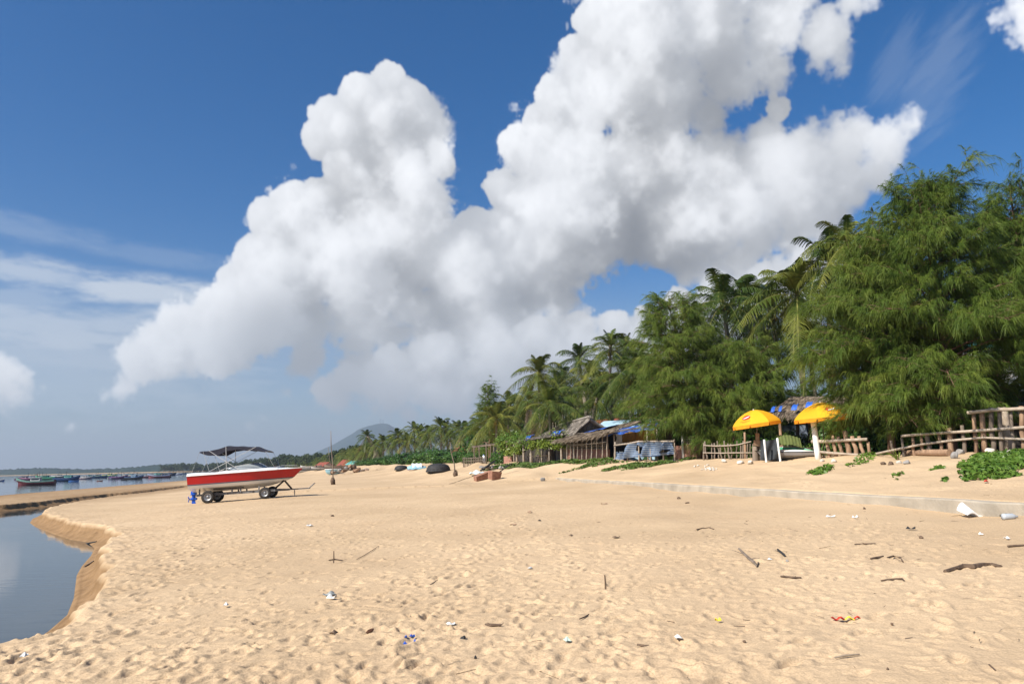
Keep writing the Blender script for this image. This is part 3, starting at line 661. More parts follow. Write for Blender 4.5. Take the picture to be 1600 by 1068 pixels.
for y in (-.86,.86):
    po.tube([(1.78,y,1.45),(1.77,y*.98,2.60)],.016,6); po.tube([(.95,y,1.46),(3.15,y*.98,2.48)],.011,6); po.tube([(1.0,y,1.46),(.72,y,2.44)],.010,5)
    po.tube([(2.35,y,1.46),(.98,y*.98,2.46)],.014,6); po.tube([(3.6,y,2.24),(3.95,y*.75,1.47)],.008,5); po.tube([(.56,y,2.42),(.15,y*.9,1.46)],.006,4)
for x,z in ((.56,2.45),(1.77,2.62),(3.6,2.25),(3.12,2.47)): po.tube([(x,-.84,z-.06),(x,-.5,z),(x,.5,z),(x,.84,z-.06)],.014,6)
po.build('canopy_frame',M['alu'],co)
en=MB(); en.box((-.10,0,.62),(.22,.30,.34),taper=.8); en.tube([(-.10,0,.55),(-.12,0,.22)],[.11,.075],10); en.tube([(-.26,0,.24),(.0,0,.24),(.06,0,.24)],[.06,.065,.02],10); en.box((-.12,0,.10),(.20,.025,.20),taper=.7); en.box((-.14,0,.43),(.26,.16,.02)); eo=en.build('outdrive',M['blue'],b); eo.location=(.12,0,0)
pr=MB()
for k in range(3): a=k*2.094; pr.box((-.34,.09*math.cos(a),.24+.09*math.sin(a)),(.02,.11,.08),(a+.4,0,0))
pr.build('propeller',M['blue'],eo)
for y in (-.92,.92): cl=MB(); cl.bar((.98,y,1.46),(1.48,y,1.475),.03,.02); cl.build('grab_rail',M['darkwood'],b)
br=MB(); br.tube([(3.9,-.55,1.44),(4.3,-.42,1.52),(4.85,-.12,1.47),(4.9,0,1.46),(4.85,.12,1.47),(4.3,.42,1.52),(3.9,.55,1.44)],.010,5); br.build('bow_rail',M['alu'],b)
# ------------------------------------------------------------------ fishing boats at anchor
def fishing_boat(px,py,wpx,hull,band,cab,roof,label,heading=1,cabin='stern',mast=1,awning=None,dist=None):
    Y=2.1*1155/max(py-hy(px),1.2) if dist is None else dist
    p=PZ(px,hy(px)+2.1*1155/Y,ZW); L=wpx*Y/1155*1.02
    o=thing('fishing_boat',label,'fishing boat',(p.x,p.y,ZW),(math.pi if heading<0 else 0)+R(rnd.uniform(-14,14))-.5*math.atan2(p.x,p.y)*0,'fishing boats moored in the bay')
    B=L*.15; H=L*.12; hb=MB(); n=14
    def sheer(t): return H*(1+.25*(2*t-1)**2+1.1*max(0,t-.62)**1.5*2.6)
    def half(t): return B*(1-.35*(1-t)**3)*max(0.02,1-max(0,(t-.5)/.5)**2.4)
    lv=[(lambda t:half(t)*.55,lambda t:-.25*H),(lambda t:half(t)*.9,lambda t:.35*sheer(t)),(lambda t:half(t)*.97,lambda t:.66*sheer(t)),(lambda t:half(t),lambda t:sheer(t)),(lambda t:half(t)*.9,lambda t:sheer(t)),(lambda t:half(t)*.86,lambda t:sheer(t)*.6),(lambda t:0,lambda t:sheer(t)*.6)]
    for sg in (-1,1):
        for a,(l0,l1) in enumerate(zip(lv[:-1],lv[1:])):
            vs=[]
            for l in (l0,l1):
                for k in range(n+1): t_=k/n; vs.append((-L/2+L*t_+(.06*L*t_**3 if l[1](1)>.5*sheer(1) else 0),sg*l[0](t_),l[1](t_)))
            hb.add(vs,[((k,k+1,n+2+k,n+1+k) if sg<0 else (n+1+k,n+2+k,k+1,k)) for k in range(n)],(0,0,1,1,0,0)[a])
    bk=[(-L/2,l[0](0),l[1](0)) for l in lv[:4]]; hb.add([(x,-y,z) for x,y,z in bk[::-1]]+bk,[tuple(range(8))],0)
    hb.build('hull',[paint(hull),paint(band)],o)
    if cab is not None:
        cx=-L*.22 if cabin=='stern' else (L*.02 if cabin=='mid' else L*.1); ch=H*1.15; cw=B*1.15; c=MB(); c.box((cx,0,H*.6+ch/2),(L*.26,cw,ch),taper=.94)
        co_=c.build('cabin',paint(cab),o); r_=MB(); r_.box((cx+L*.01,0,H*.6+ch+H*.06),(L*.32,cw*1.15,H*.12)); r_.build('roof',paint(roof),co_)
        w_=MB(); w_.box((cx,0,H*.6+ch*.68),(L*.20,cw*1.0,ch*.28)); w_.build('window',paint((.03,.04,.05)),co_)
    if awning:
        aw=MB(); aw.grid(lambda u,v:(L*(-.05+.30*u),B*.7*(2*v-1),H*1.55-.25*H*(2*v-1)**2),4,6,0,(0,0,.05)); ao=aw.build('awning',paint(awning),o)
        for x in (-.05,.25):
            for sg in (-1,1): pp=MB(); pp.tube([(L*x,sg*B*.68,H*.6),(L*x,sg*B*.68,H*1.4)],.05,5); pp.build('awning_post',M['darkwood'],ao)
    for k in range(mast):
        m_=MB(); x=L*(.02+.17*k) if k else L*-.02; hh=H*(2.9+.7*((k*7+int(px))%3)/2); m_.tube([(x,0,H*.5),(x+.02*L,0,hh)],[max(.06,L*.010),.03],6); m_.tube([(x,0,hh*.92),(x+.20*L,0,hh*.70)],.035,5); m_.build('mast',M['darkwood'],o)
    return o
W_=(.62,.62,.60); NV=(.025,.06,.16); MR=(.14,.035,.045); TL=(.04,.26,.24); PU=(.12,.07,.15); DK=(.03,.035,.045); LB=(.30,.45,.62); GR=(.05,.30,.17); BL=(.04,.14,.42)
fishing_boat(-2,751.5,18,BL,W_,NV,NV,'bright blue fishing boat cut off by the left edge of the picture',1,'stern',1)
fishing_boat(30,749.6,14,PU,MR,DK,DK,'small dark purple fishing boat with two thin masts, second from the left edge',1,'stern',2)
fishing_boat(57,757.2,52,MR,(.16,.30,.26),W_,W_,'nearest fishing boat, long maroon hull with a teal bow and a white deckhouse',-1,'mid',1,None)
fishing_boat(44,749.5,26,PU,(.3,.1,.2),(.5,.45,.48),MR,'purple and pink fishing boat partly hidden behind the long maroon boat',1,'stern',3)
fishing_boat(72,749.0,30,(.08,.22,.14),GR,TL,(.1,.22,.2),'green and teal fishing boat with masts directly behind the long maroon boat',-1,'mid',3,(.10,.2,.14))
fishing_boat(103,751.2,38,NV,NV,W_,(.05,.33,.26),'navy fishing boat with a green roofed wheelhouse and a pale turquoise awning',1,'bow',1,(.12,.42,.36))
fishing_boat(115.5,752.2,17,BL,NV,None,None,'open blue skiff tied up below the green roofed navy boat',1,mast=0)
fishing_boat(83,754.6,10,DK,DK,None,None,'black rowing boat tied to the stern of the long maroon boat',1,mast=0)
fishing_boat(131,748.2,24,(.45,.30,.34),W_,W_,W_,'pale pink and white fishing boat with a low white cabin',1,'mid',0)
fishing_boat(153,746.2,26,NV,(.05,.12,.12),(.35,.42,.42),W_,'navy blue fishing boat with a pale cabin, far out beyond the maroon dinghy',-1,'mid',1)
fishing_boat(156,751.4,10,MR,(.3,.25,.24),None,None,'small maroon dinghy floating alone in open water',1,mast=0)
fishing_boat(171,744.3,22,TL,(.40,.38,.16),(.5,.46,.25),GR,'teal fishing boat with a yellowish cabin under the wooded headland',1,'mid',1)
fishing_boat(175,748.8,11,(.10,.11,.2),DK,(.3,.34,.5),LB,'short dark fishing boat with a lilac cabin, left of the long purple boat',1,'stern',0)
fishing_boat(184,747.6,26,PU,(.2,.08,.22),(.4,.42,.45),TL,'long purple fishing boat with a teal roof and two masts',1,'stern',2)
fishing_boat(194,749.9,9,DK,DK,None,None,'black dinghy drifting in front of the purple boat',1,mast=0)
fishing_boat(209,748.4,31,DK,(.04,.07,.16),LB,LB,'dark fishing boat with a long light blue cabin',1,'mid',2)
fishing_boat(229,745.8,17,MR,PU,(.55,.42,.44),W_,'maroon fishing boat with a pinkish cabin between two bigger boats',1,'mid',1)
fishing_boat(249,746.0,31,(.22,.08,.10),(.30,.36,.5),(.5,.5,.42),TL,'fishing boat with a red band, teal cabin roof and pale stern',-1,'mid',1,(.15,.35,.33))
fishing_boat(262,745.6,11,(.06,.12,.10),W_,(.06,.12,.10),DK,'stubby dark green boat with a white stripe beside the red banded boat',1,'stern',0)
fishing_boat(264,742.4,20,NV,DK,(.3,.3,.42),NV,'dark blue fishing boat lying behind the red banded boat',1,'bow',1)
fishing_boat(277,741.2,15,(.05,.11,.30),W_,W_,LB,'blue and white fishing boat near the pale far shore',1,'mid',0)
fishing_boat(286.5,740.2,9,NV,NV,None,None,'farthest small navy boat, just left of the speedboat stern',1,mast=0)
fishing_boat(92,745.6,22,(.10,.13,.16),W_,(.42,.44,.42),(.35,.33,.28),'grey fishing boat with a cream roof behind the green roofed navy boat',1,'mid',1)
fishing_boat(201,744.6,20,(.12,.10,.14),(.4,.4,.36),(.45,.42,.4),TL,'distant brownish boat with a teal roof behind the purple boat',-1,'stern',1)
# ------------------------------------------------------------------ headland, hill, haze
M['farwood']=pm('wooded_slope',(.009,.024,.024),(.020,.038,.033),.02,.95,coords='Object')
M['hillgreen']=pm('hill_scrub',(.012,.034,.034),(.028,.052,.046),.004,.95,coords='Object',detail=8)
def headland():
    # low wooded spit across the bay: a ridge of ground 1.5-2.4 km off
    xs=np.linspace(-130,330,150); prof=[(-130,744),(0,734.3),(60,732.2),(140,732.3),(200,730.5),(230,727.8),(262,725.8),(300,727.5),(340,729.5)]
    V=[];n=14
    for px in xs:
        top=np.interp(px,[p[0] for p in prof],[p[1] for p in prof]); Yd=1500-1.9*max(px,0)
        base=at(px,hy(px)+.2,Yd); hgt=(hy(px)-top)/1155*Yd*1.5+rnd.uniform(-1.2,1.4)
        dv=np.array([base.x,base.y]); dv/=np.linalg.norm(dv)
        for k in range(n):
            u=k/(n-1); prof_=math.sin(min(1,u*1.15)*math.pi)**.6 if u<.98 else 0
            p=dv*(math.hypot(base.x,base.y)+u*420); V.append((p[0],p[1],ZW-.5+(hgt+.5)*prof_*(1+.06*rnd.uniform(-1,1))))
    F=[(i*n+k,i*n+k+1,(i+1)*n+k+1,(i+1)*n+k) for i in range(len(xs)-1) for k in range(n-1)]
    tag(np_obj('headland',V,F,M['farwood'],smooth=True),kind='structure')
headland()
def hill():
    prof=[(400,731),(440,722),(482,711.5),(500,704),(520,695),(540,684),(560,673.5),(575,667.5),(588,664.2),(598,663.4),(606,664.5),(616,670),(625,676.5),(640,686),(665,698),(720,712),(790,722)]
    D=5200; V=[];n=24; xs=np.linspace(400,790,130)
    for px in xs:
        top=np.interp(px,[p[0] for p in prof],[p[1] for p in prof]); 
        d=ray(px,hy(px)); d=d[:2]/np.linalg.norm(d[:2]); dist=D; H=(hy(px)-top)/1155*D*1.04*(d[1])
        for k in range(n):
            u=k/(n-1)*2-1; r=dist+u*900; wob=.05*vnoise(np.array([px*.05]),np.array([u*3.0]),3)[0]
            V.append((d[0]*r/d[1]*1.0,r,max(-5,H*(math.cos(u*math.pi/2)**1.1)*(1+wob*(abs(u)>.1)))))
    F=[(i*n+k,i*n+k+1,(i+1)*n+k+1,(i+1)*n+k) for i in range(len(xs)-1) for k in range(n-1)]
    tag(np_obj('mountain',V,F,M['hillgreen'],smooth=True),kind='structure')
    for px,py,lab in ((594,654.5,'thin lattice mast on the hill summit, the left one of two'),(598.5,655.5,'thin lattice mast on the hill summit, the right one of two')):
        p=at(px,664.5,5200); h=(665-py)/1155*5200; m=MB()
        for k in range(3): a=k*2.094; m.tube([(3.2*math.cos(a),3.2*math.sin(a),-6),(.5*math.cos(a),.5*math.sin(a),h)],.7,4)
        for j in range(6): z=h*j/6; r=3.2*(1-j/7); m.tube([(r*math.cos(k*2.094),r*math.sin(k*2.094),z) for k in (0,1,2,0)],.35,4)
        tag(m.build('radio_mast',M['steel'],loc=p),lab,'radio mast')
hill()
def haze():
    m,N,L=node_mat('haze'); N.remove(N['Principled BSDF']); v=N.new('ShaderNodeVolumePrincipled'); v.inputs['Color'].default_value=(.60,.70,.84,1); v.inputs['Density'].default_value=HAZE; v.inputs['Anisotropy'].default_value=.2
    L.new(v.outputs[0],N['Material Output'].inputs['Volume'])
    b=MB(); b.box((0,4000,161),(19000,11000,336)); o=b.build('haze',m); tag(o,kind='stuff'); o.location=(0,-0,0)
HAZE=1.8e-4
haze()
# ------------------------------------------------------------------ vegetation
def leaf_mat(name,c1,c2,c3,scale,trans=.3,rough=.5,per_object=0):
    m,N,L=node_mat(name); b=N['Principled BSDF']; b.inputs['Roughness'].default_value=rough; b.inputs['Specular IOR Level'].default_value=.25
    tc=N.new('ShaderNodeTexCoord'); n=N.new('ShaderNodeTexNoise'); n.inputs['Scale'].default_value=scale; n.inputs['Detail'].default_value=3; L.new(tc.outputs['Object'],n.inputs[0])
    f=n.outputs[0]
    if per_object:
        oi=N.new('ShaderNodeObjectInfo'); ma=N.new('ShaderNodeMath'); ma.operation='MULTIPLY_ADD'; ma.inputs[1].default_value=per_object; L.new(oi.outputs['Random'],ma.inputs[0]); L.new(f,ma.inputs[2])
        m2=N.new('ShaderNodeMath'); m2.operation='SUBTRACT'; m2.inputs[1].default_value=per_object/2; L.new(ma.outputs[0],m2.inputs[0]); f=m2.outputs[0]
    r=N.new('ShaderNodeValToRGB'); e=r.color_ramp.elements; e[0].position=.30; e[0].color=(*c1,1); e[1].position=.72; e[1].color=(*c3,1); k=e.new(.5); k.color=(*c2,1); L.new(f,r.inputs[0]); L.new(r.outputs[0],b.inputs['Base Color'])
    t=N.new('ShaderNodeBsdfTranslucent'); L.new(r.outputs[0],t.inputs[0]); mx=N.new('ShaderNodeMixShader'); mx.inputs[0].default_value=trans; L.new(b.outputs[0],mx.inputs[1]); L.new(t.outputs[0],mx.inputs[2]); L.new(mx.outputs[0],N['Material Output'].inputs[0]); return m
M['needle']=leaf_mat('casuarina_needles',(.060,.108,.015),(.115,.170,.025),(.205,.248,.042),1.3,.32,.55,.12)
M['frond']=leaf_mat('palm_fronds',(.036,.066,.012),(.080,.112,.018),(.200,.205,.038),.9,.25,.4,.22)
M['deadfrond']=leaf_mat('dead_fronds',(.16,.10,.05),(.22,.15,.08),(.30,.22,.12),1,.2,.8)
M['leaf']=leaf_mat('shrub_leaves',(.025,.065,.012),(.050,.115,.020),(.090,.165,.030),1.6,.25,.4,.15)
M['vine']=leaf_mat('beach_vine_leaves',(.045,.10,.013),(.095,.175,.024),(.18,.26,.05),4,.25,.4)
M['limevine']=leaf_mat('climbing_vine_leaves',(.09,.15,.02),(.16,.22,.03),(.25,.29,.05),3,.3,.4)
M['dryneedle']=leaf_mat('far_tree_foliage',(.022,.042,.014),(.040,.062,.020),(.065,.085,.026),.8,.2,.6,.2)
M['bark']=pm('casuarina_bark',(.20,.115,.075),(.10,.06,.042),6,.9,.6,18,stretch=(1,1,.3))
M['palmbark']=pm('palm_bark',(.26,.22,.18),(.15,.125,.10),7,.9,.6,22,stretch=(.5,.5,3))
M['coconut']=pm('green_coconut',(.16,.14,.03),(.22,.13,.03),3,.5)
def ribbons(P0,D,Ln,Wd,g,q,seg=2,taper=.25):
    # drooping strips: start points, unit directions, lengths, widths
    n=len(P0); side=np.cross(D,q.normal(size=(n,3))); side/=np.linalg.norm(side,axis=1,keepdims=True)+1e-9
    V=np.zeros((n,seg+1,2,3),np.float32)
    for k in range(seg+1):
        t=k/seg; c=P0+D*(Ln*t)[:,None]; c[:,2]-=g*Ln*t*t; w=Wd*(1-(1-taper)*t)
        V[:,k,0]=c-side*w[:,None]*.5; V[:,k,1]=c+side*w[:,None]*.5
    base=(np.arange(n)*(seg+1)*2)[:,None,None]; k=np.arange(seg)[None,:,None]*2
    F=base+k+np.array([0,1,3,2])[None,None,:]
    return V.reshape(-1,3),F.reshape(-1,4)
def casuarina(seed,H,Rw,label,loc,density=1.0,nb=46,low=.10,wide=.33,lean=(0,0),needle_w=.017,rotz=0,open_top=.8,leaders=9,pw=.95):
    q=np.random.default_rng(seed); o=thing('casuarina_tree',label,'tree',loc,rotz,None)
    tm=MB(); nt_=14
    def trunk(t): return np.array([lean[0]*t*t+.18*math.sin(t*5+seed)*t,lean[1]*t*t+.18*math.cos(t*4+seed*2)*t,H*t*.97])
    tm.tube([trunk(k/nt_)-(np.array([0,0,.3]) if k==0 else 0) for k in range(nt_+1)],[.016*H*(1-.93*(k/nt_))*(1.25 if k==0 else 1)+.012 for k in range(nt_+1)],8)
    anc=[];adr=[]
    for b in range(nb):
        u=(b+q.uniform(-.3,.3))/nb; u=min(max(u,0),1); t=low+(.99-low)*u**.92
        env=Rw*((t/wide)**.45 if t<wide else ((1-t)/(1-wide))**pw)*q.uniform(.6,1.15)
        if u>open_top: env*=1.3*q.uniform(.5,1.5)
        env=max(env,.45); az=b*2.39996+q.uniform(-.5,.5); od=np.array([math.cos(az),math.sin(az),0]); p0=trunk(t)
        up=.30+.75*u; dr=.62-.55*u
        def bp(v): return p0+od*env*v*(1-.25*u*v)+np.array([0,0,env*(up*v-dr*v*v)])+np.array([math.sin(v*4+b),math.cos(v*3+b*2),0])*.10*v
        r0=.0045*H*(1-t)+.010
        tm.tube([bp(k/6) for k in range(7)],[r0*(1-.85*k/6)+.004 for k in range(7)],5,cap=False)
        nsub=int(5+env*4.2)
        for s_ in range(nsub):
            v=.18+.82*(s_+q.random())/nsub; c=bp(v); a2=az+q.choice([-1,1])*q.uniform(.35,1.25); l=(.30+.30*env*(1.05-v*.6))*q.uniform(.7,1.25)
            d2=np.array([math.cos(a2),math.sin(a2),q.uniform(-.15,.55)+.3*u]); d2/=np.linalg.norm(d2)
            tm.tube([c,c+d2*l*.5,c+d2*l+np.array([0,0,-.18*l])],[.010,.007,.003],3,cap=False)
            m=max(2,int(l/.17*density*(.55 if u>.86 else 1)*q.choice([.45,1,1.35])))
            for j in range(m):
                w=(j+q.random())/m; pt=c+d2*l*w+np.array([0,0,-.18*l*w*w]); anc.append(pt); adr.append(d2*.75+od*.35+q.normal(size=3)*.38+np.array([0,0,-.05+.45*(u>.85)]))
        anc.append(bp(1.0)); adr.append(od+np.array([0,0,.1+.6*u]))
    for b in range(leaders):
        t=q.uniform(.55,.93); az=q.uniform(0,6.28); p0=trunk(t); l=H*q.uniform(.10,.20); od=np.array([math.cos(az),math.sin(az),0])*q.uniform(.25,.7)
        cu=[p0+od*l*v*(1.2-.4*v)*1.3+np.array([0,0,l*v*(.75+.5*v)]) for v in np.linspace(0,1,7)]; tm.tube(cu,[.022-.003*k for k in range(7)],4,cap=False)
        for k in range(2,7):
            for j in range(3 if k<6 else 2):
                a2=q.uniform(0,6.28); d2=np.array([math.cos(a2),math.sin(a2),q.uniform(.1,.8)]); l2=q.uniform(.2,.6)*(1.15-k/8); tm.tube([cu[k],cu[k]+d2*l2],[.006,.003],3,cap=False); anc.append(cu[k]+d2*l2*.5); adr.append(d2); anc.append(cu[k]+d2*l2); adr.append(d2+np.array([0,0,-.2]))
    tm.build('trunk',M['bark'],o,True)
    A=np.array(anc); Dv=np.array(adr); Dv/=np.linalg.norm(Dv,axis=1,keepdims=True); K=22; n=len(A); print('casuarina',seed,n)
    tw=q.uniform(.22,.5,n)
    Ai=np.repeat(A,K,0); Di=np.repeat(Dv,K,0); f=q.random(n*K); P0=Ai+Di*(np.repeat(tw,K)*f)[:,None]; P0[:,2]-=.25*np.repeat(tw,K)*f*f
    D=Di*.8+q.normal(size=(n*K,3))*.34+np.array([0,0,.05]); D/=np.linalg.norm(D,axis=1,keepdims=True)
    Ln=q.uniform(.16,.38,n*K); Wd=np.full(n*K,needle_w)*q.uniform(.7,1.3,n*K)
    V_,F_=ribbons(P0,D,Ln,Wd,.95,q)
    np_obj('crown',V_,F_,M['needle'],o); return o,n
def palm_crown_mesh(seed,nf=22,Lf=3.5,spread=1.0):
    q=np.random.default_rng(seed); Vs=[];Fs=[];Ms=[];off=0; rb=MB()
    for i in range(nf):
        az=i*2.39996+q.uniform(-.25,.25); u=i/(nf-1); el=R(82-118*u**1.05)+q.uniform(-.12,.12); L_=Lf*q.uniform(.85,1.1)*(.72 if u<.12 else 1); dr=.30+.40*math.cos(el)*q.uniform(.8,1.25)
        dead=u>.93 and q.random()<.6
        d=np.array([math.cos(az)*math.cos(el),math.sin(az)*math.cos(el),math.sin(el)]); sd_=np.array([-math.sin(az),math.cos(az),0])
        def pos(t): t=np.asarray(t)[...,None]; return d*L_*t+np.array([0,0,-1.0])*(dr*L_*t**2.1)+sd_*(.05*L_*t*t*math.sin(i*3))
        npair=40; t=np.linspace(.13,1,npair); P=pos(t); T=pos(t+.01)-P; T/=np.linalg.norm(T,axis=1,keepdims=True)
        ll=L_*.215*np.sin(np.clip(t*1.02+.04,0,1)*math.pi*.93)**.6+.05
        for sg in (-1,1):
            sv=sd_*sg; nrm=np.cross(T,sv); nrm*=np.sign(nrm[:,2:3]+1e-6)
            D=T*.55+sv*.85+nrm*(.16 if u<.5 else -.02)+q.normal(size=(npair,3))*.07; D/=np.linalg.norm(D,axis=1,keepdims=True)
            n=npair; wv=np.full(n,.062)*q.uniform(.8,1.2,n); side=T; seg=2
            V_=np.zeros((n,3,2,3),np.float32)
            for k in range(3):
                tt=k/2; c=P+D*(ll*tt)[:,None]; c[:,2]-=(.50+.25*q.random())*ll*tt*tt; w=wv*(1-.75*tt)
                V_[:,k,0]=c-side*w[:,None]*.5; V_[:,k,1]=c+side*w[:,None]*.5
            b_=(np.arange(n)*6)[:,None,None]; kk=np.arange(2)[None,:,None]*2; F_=(b_+kk+np.array([0,1,3,2])[None,None,:]).reshape(-1,4)
            Vs.append(V_.reshape(-1,3)); Fs.append(F_+off); off+=n*6; Ms+= [1 if dead else 0]*len(F_)
        # midrib
        tt=np.linspace(0,1,7); pp=pos(tt); w=np.linspace(.045,.008,7); vv=np.stack([pp-sd_*w[:,None],pp+np.array([0,0,1])*w[:,None]*.6,pp+sd_*w[:,None]],1).reshape(-1,3)
        ff_=[]
        for k in range(6):
            for j in range(2): ff_.append((k*3+j,k*3+j+1,k*3+3+j+1,k*3+3+j))
        Vs.append(vv); Fs.append(np.array(ff_)+off); off+=len(vv); Ms+=[2 if not dead else 1]*len(ff_)
    return np.concatenate(Vs),np.concatenate(Fs),Ms
M['midrib']=pm('frond_midrib',(.20,.19,.05),(.15,.15,.04),2,.5)
PALMS=[]
def palm_proto(seed,nf,Lf,bend):
    o=thing('coconut_palm','proto','palm tree',(0,0,0),0); tm=MB(); n=12
    def tp(t): return (bend*(t**1.6)+.04*math.sin(t*6),.03*math.sin(t*5+seed),t)
    tm.tube([tp(k/n) for k in range(n+1)],[.17*(1.35 if k==0 else 1)*(1-.42*k/n) for k in range(n+1)],8); tm.build('trunk',M['palmbark'],o,True)
    V_,F_,Ms=palm_crown_mesh(seed,nf,Lf); np_obj('crown',V_,F_,[M['frond'],M['deadfrond'],M['midrib']],o,midx=Ms)
    cb=MB(); q=random.Random(seed)
    for k in range(9): a=q.uniform(0,6.28); cb.rock((.26*math.cos(a),.26*math.sin(a),-.22-.25*q.random()),(.11,.11,.14),k,0,1,.05)
    for k in range(5): a=k*1.26; cb.tube([(0,0,-.05),(.3*math.cos(a),.3*math.sin(a),-.28),(.38*math.cos(a),.38*math.sin(a),-.6)],[.03,.02,.008],4)
    cb.build('coconut_bunch',M['coconut'],o); return o,bend
PROTO=[palm_proto(31,24,3.5,.5),palm_proto(32,20,3.8,-.7),palm_proto(33,26,3.3,.15),palm_proto(34,22,3.6,1.1),palm_proto(35,18,3.4,.3)]
_used=[False]*5
def palm(px,py,Y,label,s=1.0,k=None,group='coconut palms behind the beach huts',rz=None,lean=None):
    k=rnd.randrange(5) if k is None else k; pr,bend=PROTO[k]; c=at(px,py,Y); rz=rnd.uniform(0,6.28) if rz is None else rz
    bx=lean if lean is not None else bend*s; base=Vector((c.x-math.cos(rz)*bx,c.y-math.sin(rz)*bx,0)); base.z=gz(base.x,base.y)-.15; h=max(c.z-base.z,1.0)
    if not _used[k]: o=pr; _used[k]=True; o.location=base; o.rotation_euler=(0,0,rz); o['label']=label; o['group']=group
    else: o=dup(pr,base,rz,None,label,group)
    for ch in KIDS.setdefault(pr.name,list(pr.children)) if o is pr else [x for x in C.objects if x.parent==o]:
        if ch.name.startswith('trunk'): ch.scale=(bx/bend if abs(bend)>.01 else 1,1,h)
        else: ch.location=(bx,0,h); ch.scale=(s,s,s)
    return o
def leaf_cloud(n,ell,q,size,shell=.55,flat=0):
    v=q.normal(size=(n,3)); v/=np.linalg.norm(v,axis=1,keepdims=True); r=(shell+(1-shell)*q.random(n)**.5)
    bump=1+.22*np.sin(v[:,0]*5+ell[0]*7)*np.cos(v[:,1]*4+1)+.15*np.sin(v[:,2]*7+v[:,0]*6)
    P=v*(r*bump)[:,None]*np.array(ell)[None,:]
    nrm=v+q.normal(size=(n,3))*.6+np.array([0,0,.4]); nrm/=np.linalg.norm(nrm,axis=1,keepdims=True)
    return P,nrm
def leaf_quads(P,nrm,size,q,elong=1.35):
    n=len(P); a=np.cross(nrm,q.normal(size=(n,3))); a/=np.linalg.norm(a,axis=1,keepdims=True)+1e-9; b=np.cross(nrm,a); s=size*q.uniform(.6,1.3,n)[:,None]
    # five-sided look from two quads folded along the rib
    fold=nrm*s*.18
    V_=np.stack([P-a*s*elong,P-b*s*.62+fold,P+a*s*elong,P+b*s*.62+fold],1).reshape(-1,3); F_=np.arange(n*4).reshape(-1,4); return V_,F_
def bush_mesh(seed,ell,n,size):
    q=np.random.default_rng(seed); P,nm=leaf_cloud(n,ell,q,size); P[:,2]=np.maximum(P[:,2]+ell[2]*.75,.03); return leaf_quads(P,nm,size,q)
BUSH=[]
def bush(px,py,Y,w,h,label,group='green shrubs along the dune',k=None,mat='leaf',z=None):
    # top of the bush is seen at px,py ; w,h metres
    c=at(px,py,Y); b=Vector((c.x,c.y,gz(c.x,c.y)-.1)) if z is None else Vector((c.x,c.y,z)); k=rnd.randrange(3) if k is None else k
    if not BUSH:
        for s_ in range(3):
            o=thing('shrub','proto','shrub',(0,0,0)); V_,F_=bush_mesh(50+s_,(1,1,.62),2600,.055); np_obj('foliage',V_,F_,M['leaf'],o)
            st=MB(); q=random.Random(s_)
            for j in range(6): a=j*1.05; st.tube([(0,0,-.1),(.25*math.cos(a),.25*math.sin(a),.35),(.6*math.cos(a),.6*math.sin(a),.75)],[.04,.025,.008],5)
            st.build('stem',M['bark'],o); BUSH.append([o,False])
    pr=BUSH[k]
    if not pr[1]: o=pr[0]; pr[1]=True; o.location=b; o.rotation_euler=(0,0,rnd.uniform(0,6)); o['label']=label; o['group']=group
    else: o=dup(pr[0],b,rnd.uniform(0,6),None,label,group)
    hh=max(c.z-b.z,.3) if h is None else h
    o.scale=(w/2,w/2,hh/1.2); return o
# --- casuarinas
G=lambda px,Y:(lambda p:(p.x,p.y,gz(p.x,p.y)))(at(px,hy(px),Y))
casuarina(101,11.0,4.8,'big bright green casuarina with drooping branches over the log fence, tallest tree in view',G(1488,28.5),1.2,96,.09,.36,(.45,0),leaders=16)
casuarina(102,8.8,3.3,'casuarina spreading over the right yellow parasol, left of the tallest tree',G(1394,29.5),1.1,62,.16,.42,(-.4,-.1))
casuarina(103,9.2,4.3,'olive green casuarina standing between the blue tarpaulin shelter and the left yellow parasol',G(1094,42),1.0,66,.20,.42,(-1.5,0),pw=.72)
casuarina(104,5.9,3.8,'lower casuarina whose branches hang over the left yellow parasol',G(1156,41),1.1,60,.17,.50,(.3,0),pw=.62)
casuarina(105,11.6,3.4,'casuarina cut off by the right edge, behind the log fence',G(1620,30),1.2,66,.26,.30,(.5,0))
casuarina(106,8.5,2.6,'thin casuarina with sparse top standing behind the gabled thatch hut',G(765,82),.9,32,.12,.35,(.1,0))
casuarina(107,7.2,3.0,'low casuarina with drooping boughs beside the blue tarpaulin shelter',G(1036,54),1.0,40,.34,.5,(-.4,0))
casuarina(108,10.2,3.4,'slender casuarina rising behind the tallest tree',G(1415,33),1.2,56,.14,.45,(-.3,0))
